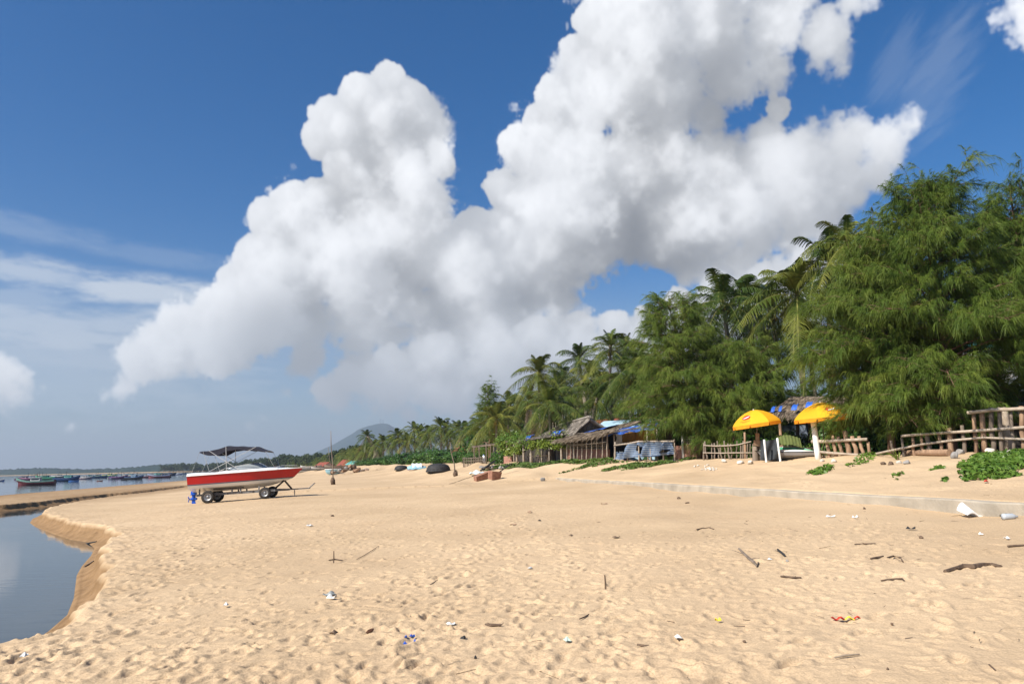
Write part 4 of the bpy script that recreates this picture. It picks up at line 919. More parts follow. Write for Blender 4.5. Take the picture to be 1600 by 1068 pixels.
# --- coconut palms
for a in ((842,584,64,'tall coconut palm at the left end of the grove, above the brown thatched roof',1.0,0),(857,634,57,'coconut palm with bright yellow green fronds hanging over the brown thatched roof',1.05,2),
 (905,562,72,'tall coconut palm behind the ridge of the gabled thatch hut',1.0,1),(954,545,62,'tallest coconut palm of the grove left of the olive casuarina',1.05,4),(925,592,66,'coconut palm in the middle of the grove, below the two tallest crowns',1.0,0),
 (934,626,60,'coconut palm with a leaning trunk right behind the gabled hut ridge',1.0,3),(981,590,57,'coconut palm with a broad crown left of the olive casuarina',1.05,2),(776,655,76,'low coconut palm with arching fronds behind the left pergola',1.05,2),
 (797,636,86,'coconut palm behind the low palm of the left pergola',1.1,0),(826,628,82,'coconut palm just left of the yellow green palm',1.0,1),(977,545,78,'coconut palm partly behind the tallest one of the left grove',1.0,0),
 (898,640,76,'shaded coconut palm low behind the gabled thatch hut',1.05,4),(871,606,86,'coconut palm seen between the two tall palms of the left grove',1.1,2),(947,606,84,'coconut palm filling the gap behind the grove centre',1.1,1),
 (1002,574,56,'coconut palm whose fronds reach out left of the olive casuarina top',1.0,4),(1000,612,70,'coconut palm crown half hidden behind the olive casuarina',1.0,0),(1130,474,47,'coconut palm with an upright crown showing above the olive casuarina',1.25,2),
 (1168,478,53,'coconut palm right of the upright crown above the olive casuarina',1.25,0),(1246,462,42,'large coconut palm between the two casuarina groups',1.3,2),(1082,500,56,'coconut palm tips peeking over the left side of the olive casuarina',.9,4),
 (1266,548,43,'coconut palm with brown dead fronds and visible trunk behind the thatch pavilion',1.05,3),(1298,416,42,'coconut palm with long fronds left of the tallest casuarina',1.25,0),(1322,384,40,'highest coconut palm left of the tallest casuarina',.95,0),
 (1597,392,32,'coconut palm with pale fronds at the right edge',1.0,2),(1452,330,36,'coconut palm whose fronds poke out inside the tallest casuarina',.9,4),(1205,488,50,'coconut palm behind the large palm between the casuarinas',1.25,4),
 (1560,470,38,'coconut palm hidden deep behind the right casuarina',1.0,1),(1195,545,60,'coconut palm filling the gap above the left parasol',1.0,2),(960,650,90,'coconut palm in the shade behind the thatch awning',1.1,1),(1045,560,66,'coconut palm standing in the shade of the olive casuarina',1.0,3),
 (820,660,95,'coconut palm low and far behind the left pergola',1.1,3),(880,590,96,'coconut palm farthest back in the left grove',1.1,4),(1110,560,70,'coconut palm behind the middle of the olive casuarina',1.0,0)):
    palm(*a[:4],s=a[4],k=a[5])
for i,(px,py,lm) in enumerate(((752,668,'the picket fence'),(770,650,'the water barrel and pergola posts'),(792,652,'the pergola vines'),(812,640,'the left corner of the vine shack'),(836,648,'the middle of the vine shack'),(858,622,'the dark gable of the brown roofed hut'),(884,628,'the left eave of the gabled hut'),(912,612,'the ridge of the gabled hut'),(938,600,'the right eave of the gabled hut'),(966,608,'the thatch awning'),(990,560,'the striped tarpaulin fence'))):
    palm(px,py,98+3*(i%3),'back row coconut palm rising behind '+lm,1.15,(i*2+1)%5)
FG='coconut palms along the middle of the bay shore'
for a in ((573,682,172,'lone coconut palm with a long leaning trunk against the hill',.95,3,3.3),(598,690,152,'coconut palm right of the lone leaning one',.95,2),(622,682,142,'coconut palm under the right foot of the hill',1,0),(636,690,140,'coconut palm with drooping fronds between taller ones above the green shrubs',1,1),
 (647,671,141,'tall coconut palm at the right foot of the hill slope',1,4),(657,675,146,'coconut palm beside the tall one at the hill foot',1,2),(671,678,136,'coconut palm in a gap left of the paired crowns',1,0),(688,667,126,'left of the paired tall coconut palm crowns above the shrubs',1.05,2),
 (697,671,127,'right of the paired tall coconut palm crowns above the shrubs',1,4),(716,671,122,'coconut palm standing free right of the paired crowns',.95,0),(727,674,118,'coconut palm next to the free standing one, with hanging fronds',1,1),(741,680,112,'coconut palm over the red patch of roof at the left end of the pergola',1,2),
 (612,692,160,'short coconut palm between the hill and the shrubs',1,1),(586,697,170,'short coconut palm behind the lone leaning one',1,4),(664,690,150,'shaded coconut palm low in the middle of the far grove',1,3),(704,686,138,'shaded coconut palm under the paired crowns',1,3)):
    palm(*a[:4],s=a[4],k=a[5],group=FG,**({'lean':a[6],'rz':2.9} if len(a)>6 else {}))
# --- green shrubs along the dune
for a in ((575,716,150,5,None,'dark green shrub at the left end of the shrub belt'),(600,711,128,5,None,'rounded green shrub left of the brick heap'),(618,709,122,4.5,None,'green shrub behind the first black basket boat'),(640,704,116,6,None,'tall green shrub in the middle of the belt'),
 (658,707,112,5,None,'bright green shrub right of the tall one in the belt'),(676,698,108,6.5,None,'tallest green shrub behind the second black basket boat'),(700,701,100,5.5,None,'broad green shrub left of the leaning pole'),(722,703,94,5,None,'green shrub behind the leaning pole'),
 (745,705,86,4,None,'bright green shrub at the left picket fence'),(590,716,138,4,None,'low green shrub in front of the rounded one'),(688,712,104,4,None,'low bright green shrub on the sand edge')):
    bush(*a[:5],a[5])
for a in ((1165,672,40,2.6,None,'leafy green shrub beside the left parasol pole'),(1215,678,38.5,2.6,None,'leafy hedge shrub behind the jet ski'),(1240,674,38.5,2.4,None,'leafy hedge shrub under the thatch pavilion'),(1180,684,39.5,1.6,None,'low shrub between the stake fence and the jet ski'),
 (1305,655,36,2.6,None,'leafy shrub behind the right log fence'),(1340,668,35,2.4,None,'leafy shrub in the shade right of the white post')):
    bush(*a[:5],a[5],'leafy shrubs around the pavilion')
# --- far trees
q_=random.Random(77)
for i in range(58):
    u=i/57; px=452+118*u+q_.uniform(-3,3); Y=520*(1-u)+190*u+q_.uniform(-25,25); top=725-19*u**1.3+q_.uniform(-3,3)
    palm(px,top,Y,'distant coconut palm in the hazy row along the far beach',1.1,q_.randrange(5),'distant palms along the far beach')
def far_tree_proto():
    o=thing('beach_tree','proto','tree'); q=np.random.default_rng(9); V_,F_=[],[]; off=0
    for k in range(16):
        c=np.array([q.normal()*.28,q.normal()*.28,.30+.62*q.random()]); P,nm=leaf_cloud(70,(.22,.22,.16),q,.05,.3); a,b_=leaf_quads(P+c,nm,.055,q); V_.append(a);F_.append(b_+off);off+=len(a)
    np_obj('crown',np.concatenate(V_),np.concatenate(F_),M['dryneedle'],o); t_=MB(); t_.tube([(0,0,-.05),(.02,0,.5),(.05,.02,.8)],[.035,.025,.01],6); t_.build('trunk',M['bark'],o); return o
ft=far_tree_proto(); first=True
for i in range(150):
    u=i/149
    if i<95: px=255+215*u/.634+q_.uniform(-2,2); Y=880-380*max(0,(px-300)/170)+q_.uniform(-30,60) if px>300 else 900+q_.uniform(0,80); hgt=q_.uniform(6,10.5)
    else: px=458+125*(i-95)/54; Y=500*(1-(px-458)/125)+200*((px-458)/125)+q_.uniform(-15,40); hgt=q_.uniform(5,8)
    p=at(px,hy(px),Y); loc=(p.x,p.y,gz(p.x,p.y)-.2); sc=(hgt*.85,hgt*.85,hgt)
    o=ft if first else dup(ft,loc,q_.uniform(0,6))
    o.location=loc; o.scale=sc; first=False; o['group']='distant trees along the far shore'; o['label']='distant dark tree in the hazy wood along the far shore'
print('veg',time.time()-T0)
# ------------------------------------------------------------------ huts, fences and beach gear
class WB(MB):
    def __init__(s,o): super().__init__(); s.o=Vector(o.location)
    def done(s,name,mats,parent,smooth=False):
        s.v=[tuple(Vector(v)-s.o) for v in s.v]; return s.build(name,mats,parent,smooth)
def root(name,label,cat,x,y,group=None): return thing(name,label,cat,(x,y,gz(x,y)),0,group)
def zat(p): return gz(p[0],p[1])
def post(o,px,pt,px2,pb,A,B,r,mat,name='post',bend=.0,n=7,sink=.12,taper=.9):
    a=on_plane(px,pt,A,B); b=on_plane(px2,pb,A,B); b=Vector((b.x,b.y,min(b.z,zat(b))-sink)); m=WB(o); mid=(a+b)/2+Vector((rnd.uniform(-1,1)*bend,rnd.uniform(-1,1)*bend,0))
    m.tube([b,b*.7+a*.3+Vector((rnd.uniform(-1,1),rnd.uniform(-1,1),0))*bend*.6,mid,a*.75+b*.25,a],[r*1.05,r*1.02,r,r*.95,r*taper],n); return m.done(name,mat,o,True)
def rail(o,pts,A,B,r,mat,name='rail',push=0,n=6):
    m=WB(o); L_=[on_plane(x,y,A,B)+Vector((push*-.5,-push,0)) for x,y in pts]; m.tube(L_,[r*rnd.uniform(.85,1.1) for _ in L_],n); return m.done(name,mat,o,True)
def thatch(o,c,mat,name='roof',nu=14,nv=8,th=.14,n=1400,seed=1,sl=.55,w=.035,fringe=True):
    # c = eave-left, eave-right, ridge-right, ridge-left (world). One shaggy sheet.
    E0,E1,R1,R0=[np.array(v) for v in c]; q=np.random.default_rng(seed); O=np.array(o.location)
    nrm=np.cross(E1-E0,R0-E0); nrm/=np.linalg.norm(nrm); nrm*=np.sign(nrm[2]+1e-9)
    def P(u,v): return (E0*(1-u)+E1*u)*(1-v)+(R0*(1-u)+R1*u)*v
    m=WB(o); m.grid(lambda u,v:P(u,v)+nrm*(.03*math.sin(u*17+seed)*math.sin(v*9)),nu,nv,0,tuple(-nrm*th)); V0=np.array(m.v)-O; F0=np.array(m.f)
    u=q.random(n); v=q.random(n)**1.1
    if fringe: k=n//3; v[:k]=q.uniform(-.0,.06,k)
    S=np.array([P(a,b) for a,b in zip(u,v)])+nrm*q.uniform(.0,.05,n)[:,None]
    D=(E0-R0)*(1-u)[:,None]+(E1-R1)*u[:,None]; D/=np.linalg.norm(D,axis=1,keepdims=True); D=D+q.normal(size=(n,3))*.10+nrm*.06; D/=np.linalg.norm(D,axis=1,keepdims=True)
    V1,F1=ribbons(S,D,q.uniform(.5,1.1,n)*sl,np.full(n,w),.25,q,2,.4)
    return np_obj(name,np.concatenate([V0,V1-O]),np.concatenate([F0,F1+len(V0)]),mat,o)
def vine(o,px0,px1,y0,y1,A,B,n,mat,name='climbing_vine',size=.07,dep=.35,seed=1,clump=7,sag=0):
    q=np.random.default_rng(seed); cs=[on_plane(q.uniform(px0,px1),q.uniform(y0,y1),A,B) for _ in range(clump)]; P=[]
    for i in range(n):
        c=cs[q.integers(clump)]; P.append(np.array(c)+q.normal(size=3)*np.array([dep*.7,dep*.7,dep*.45]))
    P=np.array(P); nm=q.normal(size=(n,3))+np.array([-.5,-.7,.6]); nm/=np.linalg.norm(nm,axis=1,keepdims=True); V_,F_=leaf_quads(P,nm,size,q)
    return np_obj(name,V_-np.array(o.location),F_,mat,o)
HL=((9.3,41.2),(1.4,56.0))           # front line of the huts
def back(L,d):                       # same line, d metres further from the sea
    (ax,ay),(bx,by)=L; ex,ey=bx-ax,by-ay; l=math.hypot(ex,ey); n=(ey/l,-ex/l); return ((ax+n[0]*d,ay+n[1]*d),(bx+n[0]*d,by+n[1]*d))
def lift(p,dx=0,dy=0,dz=0): return Vector((p[0]+dx,p[1]+dy,p[2]+dz))
def nv(L,d):
    (ax,ay),(bx,by)=L; ex,ey=bx-ax,by-ay; l=math.hypot(ex,ey); return Vector((ey/l*d,-ex/l*d,0))
# --- blue tarpaulin shelter
p=on_line(1000,*HL); sh=root('tarp_shelter','open shelter under a blue tarpaulin roof with ochre bamboo panels inside','shelter',p[0],p[1])
A,B=HL; bk=nv(HL,3.2)
ev=[on_plane(x,y,A,B) for x,y in ((945,677),(973,673),(993,669.5),(1026,664.7))]
for x,t,b,r in ((959.5,677,719,.055),(1011,671,712,.045),(1026,665,710,.045)): post(sh,x,t,x+1,b,A,B,r,M['palewood'])
thatch(sh,(ev[0]+Vector((0,0,.05)),ev[3]+Vector((0,0,.05)),ev[3]+bk+Vector((0,0,.62)),ev[0]+bk+Vector((0,0,.42))),M['thatch'],n=500,seed=2)
m=WB(sh)
def tp(u,v):
    x=945+81*u; i=np.interp(x,[945,973,993,1026],[677,673,669.5,664.7]); b=on_plane(x,i+.4*math.sin(u*30),A,B); return b+bk*(.16*v)*(1 if v>0 else 1)+Vector((-.05,-.08,.10+.10*v-(.26+.06*math.sin(u*23))*max(0,1-v*4)))
m.grid(tp,40,8,0,(0,0,.02)); m.done('tarpaulin',M['bluetarp'],sh)
bl=back(HL,2.4)
for i in range(5):
    x0=972+i*10.6; m=WB(sh); a=on_plane(x0,676-1.6*i*.8,*bl); c=on_plane(x0+9.8,691,*bl); d=on_plane(x0+9.8,676-1.6*i*.8,*bl); e=on_plane(x0,691,*bl); t_=nv(bl,.04)
    m.add([e,c,d,a,e+t_,c+t_,d+t_,a+t_],[(0,1,2,3),(7,6,5,4),(0,4,5,1),(1,5,6,2),(2,6,7,3),(3,7,4,0)]); m.done('bamboo_panel',pm('ochre_bamboo_mat',(.42,.235,.06),(.30,.16,.04),9,.8) if i==0 else bpy.data.materials['ochre_bamboo_mat'],sh)
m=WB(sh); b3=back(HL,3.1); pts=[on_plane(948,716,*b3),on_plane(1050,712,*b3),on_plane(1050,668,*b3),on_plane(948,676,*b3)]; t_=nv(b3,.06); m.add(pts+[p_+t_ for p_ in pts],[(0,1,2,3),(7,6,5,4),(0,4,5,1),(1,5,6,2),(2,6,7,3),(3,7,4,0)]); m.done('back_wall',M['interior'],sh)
# --- striped tarpaulin fence
def stripe_mat():
    m,N,L=node_mat('striped_tarpaulin'); b=N['Principled BSDF']; b.inputs['Roughness'].default_value=.6
    tc=N.new('ShaderNodeTexCoord'); w=N.new('ShaderNodeTexWave'); w.wave_type='BANDS'; w.bands_direction='Z'; w.inputs['Scale'].default_value=2.9; w.inputs['Distortion'].default_value=1.6; w.inputs['Detail'].default_value=1; L.new(tc.outputs['Object'],w.inputs[0])
    r=N.new('ShaderNodeValToRGB'); e=r.color_ramp.elements; e[0].position=.40; e[0].color=(.05,.095,.20,1); e[1].position=.55; e[1].color=(.20,.24,.285,1); L.new(w.outputs[0],r.inputs[0]); L.new(r.outputs[0],b.inputs['Base Color']); return m
M['striped']=stripe_mat()
FA=((9.0,40.2),(6.0,46.0)); p=on_line(1005,*FA); tf=root('tarp_fence','torn blue and grey striped tarpaulin fence in front of the blue tarpaulin shelter','fence',p[0],p[1]); A,B=FA
for x,t,b in ((961,690,719),(980,692,716),(998,688,714),(1016,688,713),(1036,688,711),(1053.5,686,709)): post(tf,x,t,x,b,A,B,.04,M['palewood'])
rail(tf,[(960,695.5),(980,693),(998,689.5),(1025,689),(1054,689)],A,B,.05,M['palewood'],push=.04)
m=WB(tf); nu,nvv=56,22
def tf_pt(u,v):
    x=961+93*u; t=np.interp(x,[961,980,998,1054],[697,694,690.5,690]); b=np.interp(x,[961,988,1014,1054],[720,714,713,709]); fold=.12*math.sin(x*.45+v*4)+.07*math.sin(x*1.1+v*7)+.12*math.sin(v*3.1)*math.sin(x*.21)
    return on_plane(x,t+(b-t)*v,A,B)+nv(FA,-.08+fold)
def hole(x,v): return (961<x<980 and v<.50+.16*math.sin(x*.6)) or ((x-1000.5-6*(v-.5))**2/20+(v-.50)**2/.10<1) or ((x-1041)**2/50+(v-.72+.01*(x-1041))**2/.012<1) 
vs=[tf_pt(i/nu,j/nvv) for j in range(nvv+1) for i in range(nu+1)]; fs=[(j*(nu+1)+i,j*(nu+1)+i+1,(j+1)*(nu+1)+i+1,(j+1)*(nu+1)+i) for j in range(nvv) for i in range(nu) if not hole(961+93*(i+.5)/nu,(j+.5)/nvv)]
m.add(vs,fs); m.add([Vector(v)+nv(FA,.012) for v in vs],[f[::-1] for f in fs]); m.done('striped_tarpaulin',M['striped'],tf,True)
# --- low brick walls with bamboo lattice
def lattice(o,x0,x1,y0,y1,A,B,nx_,ny_,mat,r=.012):
    m=WB(o)
    for i in range(nx_+1): x=x0+(x1-x0)*i/nx_; m.tube([on_plane(x,y1,A,B),on_plane(x+rnd.uniform(-.4,.4),y0,A,B)],r,4)
    for j in range(ny_+1): y=y0+(y1-y0)*j/ny_; m.tube([on_plane(x0,y,A,B)+nv((A,B),-.02),on_plane(x1,y,A,B)+nv((A,B),-.02)],r,4)
    return m.done('bamboo_lattice',mat,o)
def wallq(o,x0,x1,ya0,ya1,yb,A,B,mat,name='wall',th=.15):
    # yb given as floor: goes to the ground
    a,b=on_plane(x0,ya0,A,B),on_plane(x1,ya1,A,B); a0=Vector((a.x,a.y,zat(a)-.15)); b0=Vector((b.x,b.y,zat(b)-.15)); t_=nv((A,B),th); m=WB(o)
    m.add([a0,b0,b,a,a0+t_,b0+t_,b+t_,a+t_],[(0,1,2,3),(7,6,5,4),(0,4,5,1),(1,5,6,2),(2,6,7,3),(3,7,4,0)]); return m.done(name,mat,o)
BW=((10.3,43),(8.6,43.6)); p=on_line(1083,*BW); o=root('brick_wall','short red brick wall topped with bamboo lattice beside the white post, under the olive casuarina','wall',p[0],p[1])
wallq(o,1068,1101,694,694,708,*BW,M['brick'],'brickwork'); lattice(o,1069,1100,682,693,*BW,11,3,M['palewood'],.018)
o=root('white_post','thin white post at the left end of the short brick wall with lattice','post',*on_line(1066.5,*BW)); post(o,1066,672,1067,708,BW[0],BW[1],.07,M['white'],'shaft')
o=root('brick_wall','dark low brick wall in shade right of the striped tarpaulin fence','wall',*on_line(1058,(9.6,43.5),(8,46))); wallq(o,1054,1066,696,696,708,(9.6,43.5),(8,46),M['brick'],'brickwork')
# --- thatch awning on thin posts
AW=((6.5,45.3),(2.9,52.0)); A,B=AW; p=on_line(917,*AW); aw=root('thatch_awning','lean to awning of drooping straw on a row of thin pale posts','shelter',p[0],p[1])
for i,x in enumerate((885.5,891,896.5,902,909,916,924,932,941,948.5)): post(aw,x+.4,np.interp(x,[885,949],[690,677]),x,718.5-(948-x)*.03,A,B,rnd.uniform(.028,.045),M['palewood'],bend=.02)
e0=on_plane(877,686.5,A,B)+nv(AW,-.25); e1=on_plane(955,675,A,B)+nv(AW,-.25); b_=nv(AW,2.6)
thatch(aw,(e0,e1,e1+b_+Vector((0,0,.75)),e0+b_+Vector((0,0,.55))),M['straw'],n=2600,seed=5,sl=.75,w=.03)
m=WB(aw); bb=[on_plane(900,678.5,A,B)+b_*.25,on_plane(937,669.8,A,B)+b_*.25]; m.grid(lambda u,v:bb[0]*(1-u)+bb[1]*u+b_*(.35*v)+Vector((0,0,.10+.16*v+.03*math.sin(u*14))),14,4,0,(0,0,.015)); m.done('tarpaulin_strip',M['bluetarp'],aw)
A2,B2=back(AW,.9); wallq(aw,886,950,702,702,717,A2,B2,M['brick'],'brickwork'); lattice(aw,886,950,693,701,A2,B2,22,2,M['palewood'],.02)
rail(aw,[(885,696),(915,694),(949,690)],A,B,.025,M['palewood'],push=.05)
# --- gabled thatch hut
gh=root('thatch_hut','grey gabled thatch hut with its ridge pointing away from the beach','hut',4.9,53.5)
ap=at(921.5,652.5,51); rg=at(872,665.5,62); el=at(889,683,51.2); el2=at(848,678,62.5); er=at(957,674,51.6); er2=at(905,676,62.5)
thatch(gh,(el2,el,ap,rg),M['thatch'],n=3000,seed=7,sl=.6,w=.045); thatch(gh,(er,er2,rg,ap),M['thatch'],n=900,seed=8,sl=.6,w=.045)
m=WB(gh); g0=Vector((el.x+.25,el.y+.5,zat(el)-.2)); g1=Vector((er.x-.25,er.y+.5,zat(er)-.2)); a_=lift(ap,0,.5,-.15); l_=lift(el,.25,.5,0); r_=lift(er,-.25,.5,0); t_=Vector((0,.12,0)); pl_=[g0,g1,r_,a_,l_]; m.add(pl_+[v+t_ for v in pl_],[(0,1,2,3,4),(9,8,7,6,5),(0,5,6,1),(1,6,7,2),(2,7,8,3),(3,8,9,4),(4,9,5,0)]); m.done('gable_wall',M['thatch'],gh)
q=np.random.default_rng(4); n=900; uu=q.random((n,2)); S=np.array([np.array(l_)*(1-a)*(1-b)+np.array(r_)*a*(1-b)+np.array(a_)*b for a,b in uu]); D=np.tile(np.array([0,-.12,-1.]),(n,1))+q.normal(size=(n,3))*.08; D/=np.linalg.norm(D,axis=1,keepdims=True); V1,F1=ribbons(S+np.array([0,-.04,0]),D,q.uniform(.3,.7,n),np.full(n,.04),.05,q); np_obj('gable_thatch',V1-np.array(gh.location),F1,M['thatch'],gh)
m=WB(gh); sw=[lift(el,.3,.3,-.05),lift(el2,.3,.3,-.05)]; m.add([Vector((sw[0].x,sw[0].y,zat(sw[0])-.2)),Vector((sw[1].x,sw[1].y,zat(sw[1])-.2)),sw[1],sw[0]],[(0,1,2,3)]); m.add([Vector((v[0]+.12,v[1],v[2])) for v in m.v[:4]],[(3,2,1,0)]); m.done('side_wall',M['thatch'],gh)
m=WB(gh); m.tube([lift(rg,0,0,.05),lift(ap,0,-.2,.07)],.10,6); m.done('ridge_roll',M['thatch'],gh)
# --- brown thatched roof further back
bh=root('thatch_hut','small hut with a rusty brown thatched roof and dark open gable, among the palms','hut',3.0,64)
ap=at(861.5,654,62); rg=at(838,662,68); el=at(843,679,62.5); el2=at(823,678,68.5); er=at(876,671,62.5); er2=at(858,672,68.5)
thatch(bh,(el2,el,ap,rg),M['brownthatch'],n=1500,seed=9); thatch(bh,(er,er2,rg,ap),M['brownthatch'],n=500,seed=10)
m=WB(bh); l_,r_,a_=lift(el,.3,.5,0),lift(er,-.3,.5,0),lift(ap,0,.5,-.2); pl_=[Vector((l_.x,l_.y,zat(l_)-.2)),Vector((r_.x,r_.y,zat(r_)-.2)),r_,a_,l_]; t_=Vector((0,.1,0)); m.add(pl_+[v+t_ for v in pl_],[(0,1,2,3,4),(9,8,7,6,5),(0,5,6,1),(1,6,7,2),(2,7,8,3),(3,8,9,4),(4,9,5,0)]); m.done('gable_wall',M['interior'],bh)  # dark sheet painted as the shade inside the open gable
for x in (864,868): m=WB(bh); a=at(x,660,61.9); m.tube([a,Vector((a.x,a.y,zat(a)))],.05,5); m.done('gable_stud',M['palewood'],bh)
# --- shack overgrown by vines
SL=((3.6,51.6),(-.6,58.5)); A,B=SL; p=on_line(850,*SL); sk=root('beach_shack','dark open beach shack on pale posts with climbing vines along its front beam','shack',p[0],p[1])
for x,t,b,r in ((877,684,716.5,.075),(858,690,717,.04),(846,690,717.5,.04),(829.5,686,719.5,.105),(818,690,721,.075),(807.5,691,720,.075),(803,693,719,.045)): post(sk,x-.3,t,x,b,A,B,r,M['palewood'])
e0,e1=on_plane(812,687.5,A,B)+nv(SL,-.2),on_plane(880,677.5,A,B)+nv(SL,-.2); b_=nv(SL,3.6); thatch(sk,(e0,e1,e1+b_+Vector((0,0,.5)),e0+b_+Vector((0,0,.5))),M['thatch'],n=900,seed=12,sl=.4)
for x0,x1,ya,yb in ((824,832.5,684.5,683),(866,879,677.8,675.8)):
    m=WB(sk); c0,c1=on_plane(x0,ya,A,B)+nv(SL,-.3),on_plane(x1,yb,A,B)+nv(SL,-.3); m.grid(lambda u,v:c0*(1-u)+c1*u+b_*(.14*v)+Vector((0,0,.08+.10*v-.24*max(0,1-v*3)+.03*math.sin(u*9))),8,6,0,(0,0,.015)); m.done('tarpaulin_corner',M['bluetarp'],sk)
rail(sk,[(803,694),(830,690),(878,686)],A,B,.06,M['wood'],'beam')
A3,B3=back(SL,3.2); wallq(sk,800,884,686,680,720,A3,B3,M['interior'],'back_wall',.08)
vine(sk,832,884,689,698,A,B,1500,M['limevine'],seed=3,size=.085,dep=.28,clump=16); vine(sk,782,814,698,709,A,B,900,M['limevine'],seed=4,size=.085,clump=8,dep=.30); vine(sk,868,882,676,685,A,B,260,M['limevine'],seed=5,clump=3)
A4,B4=back(SL,1.0); bn=root('bench','grey plank bench inside the vine covered shack','bench',*on_line(842,A4,B4)); m=WB(bn)
m.bar(on_plane(829,712.5,A4,B4),on_plane(857,711,A4,B4),.4,.06); m.done('seat',M['palewood'],bn)
for x in (830.5,843,855.5): post(bn,x,712,x,718,A4,B4,.045,M['palewood'],'leg')
# --- vine pergola and picket fence at the left end
PL=((-1.0,60.5),(-4.6,70.0)); A,B=PL; p=on_line(765,*PL); pg=root('pergola','rickety grey pergola on thin posts overgrown by pale vines','pergola',p[0],p[1])
for x,t,b in ((741,697,722),(749,697,721),(760,691,720),(767,694,719),(772,696,719),(781,692,719),(792,688,719),(798,684,719)): post(pg,x-.4,t,x,b,A,B,.05,M['wood'],bend=.03)
rail(pg,[(738,698.5),(760,696),(783,693),(800,688)],A,B,.05,M['wood'],'beam'); A5,B5=back(PL,2); rail(pg,[(740,697.5),(770,694),(805,687)],A5,B5,.05,M['wood'],'beam')
m=WB(pg); 
for x in np.linspace(740,798,11): y=np.interp(x,[738,760,783,800],[698,695.5,692.5,687.5]); a=on_plane(x,y,A,B); m.tube([a-nv(PL,.2)+Vector((0,0,.06)),a+nv(PL,2.3)+Vector((0,0,.08))],.03,4)
m.done('slat',M['wood'],pg)
vine(pg,786,822,681,691,A,B,1100,M['vine'],seed=6,clump=9,dep=.5,size=.075); vine(pg,770,792,708,722,A,B,900,M['leaf'],seed=7,clump=6,dep=.35,size=.075); vine(pg,778,800,688,700,A,B,500,M['limevine'],seed=8,clump=5,dep=.4)
m=WB(pg); wl=[on_plane(770,698,A5,B5),on_plane(776,698,A5,B5)]; m.box((wl[0]+wl[1])/2+Vector((0,0,-.5)),(.35,.06,1.0),.3); m.done('door_panel',M['net'],pg)
o=root('brick_wall','stub of low brick wall at the foot of the vine pergola','wall',*on_line(793,*PL)); wallq(o,787,799,712.5,712.5,719,(-.2,58.5),(-1.2,59.5),M['brick'],'brickwork')
o=root('water_barrel','small white barrel standing between the pergola posts','barrel',*on_line(756,*PL)); m=MB(); m.lathe([(.0,0),(.18,0),(.20,.1),(.20,.75),(.16,.88),(.08,.9),(.08,.98),(0,.98)],14); o.scale=(.75,.75,.7); m.build('body',M['white'],o,True); m=MB(); m.lathe([(0,.98),(.10,.98),(.10,1.04),(0,1.05)],12); m.build('cap',M['blue'],o)
PF=((-3.4,66),(-6.2,72)); pf=root('picket_fence','short grey picket fence on the sand at the left end of the pergola','fence',*on_line(738,*PF))
for i in range(12): x=724+2.7*i; post(pf,x,713.5+rnd.uniform(-1,1),x+rnd.uniform(-.5,.5),725-.25*i,PF[0],PF[1],.05,M['wood'],'picket',n=5)
rail(pf,[(723,716.5),(755,714.5)],*PF,.035,M['wood'],push=.05); rail(pf,[(723,721),(755,718.5)],*PF,.035,M['wood'],push=.05)
# --- houses glimpsed behind
def house(label,px,yt,Y,w,d,h,wall,roof,pitch=.8,rz=0):
    p=at(px,yt,Y); g=gz(p.x,p.y); H=max(p.z-g,1.5); o=thing('house',label,'house',(p.x,p.y,g),rz); eave=H-pitch
    m=MB(); m.add([(-w/2,-d/2,-.2),(w/2,-d/2,-.2),(w/2,d/2,-.2),(-w/2,d/2,-.2),(-w/2,-d/2,eave),(w/2,-d/2,eave),(w/2,d/2,eave),(-w/2,d/2,eave),(-w/2,0,H-.06),(w/2,0,H-.06)],[(0,1,5,4),(2,3,7,6),(1,2,6,9,5),(3,0,4,8,7)]); m.build('wall',wall,o)
    m=MB(); e=.35
    for s_ in (-1,1): m.grid(lambda u,v,s_=s_:((u-.5)*(w+.6),s_*(d/2+e)*(1-v),eave-.12+(H-eave+.12)*v),10,4,0,(0,0,.09))
    m.build('roof',roof,o)
    for k in (-1,1):
        f=MB(); f.box((k*w*.25,-d/2-.02,eave*.55),(w*.16,.06,eave*.32)); fo=f.build('window',M['white'],o); g_=MB(); g_.box((k*w*.25,-d/2-.06,eave*.55),(w*.12,.03,eave*.26)); g_.build('pane',M['glass'],fo)
    f=MB(); f.box((0,-d/2-.03,eave*.36),(w*.14,.06,eave*.72)); f.build('door',M['darkwood'],o); return o
house('house with a dark red tiled roof behind the gabled thatch hut',962,655,64,6,5,2.9,M['cream'],M['redtile'],1.2,-.6)
house('pale blue house half hidden by boughs behind the blue tarpaulin shelter',992,657,56,4.4,5,3,M['skyblue'],M['skyblue'],.7,-.5)
house('house with an orange red roof behind the low boughs of the olive casuarina',1050,638,60,4.5,4,3,M['cream'],M['redtile'],1.4,-.4)
house('two storey house with a teal roof behind the right casuarinas',1566,531,38,7,5,5,M['white'],M['teal'],.7,.1)
house('house with a red roof behind the shrubs at the left end of the pergola',734,697,113,4,4,3,M['cream'],M['redtile'],1.2,-.5)
house('far house with a red roof by the tree row behind the brick heap',544,718,215,4.5,4,2.6,M['cream'],M['redtile'],1.6,-.7)
house('far teal and white house right of the red roofed far house',554,722,205,3,3,2.6,M['white'],M['teal'],.8,-.7)
house('far small pinkish house left of the red roofed far house',507,722,260,5,4,2.6,pm('pink_render',(.55,.38,.33),(.48,.33,.29),2),M['redtile'],1.2,-.7)
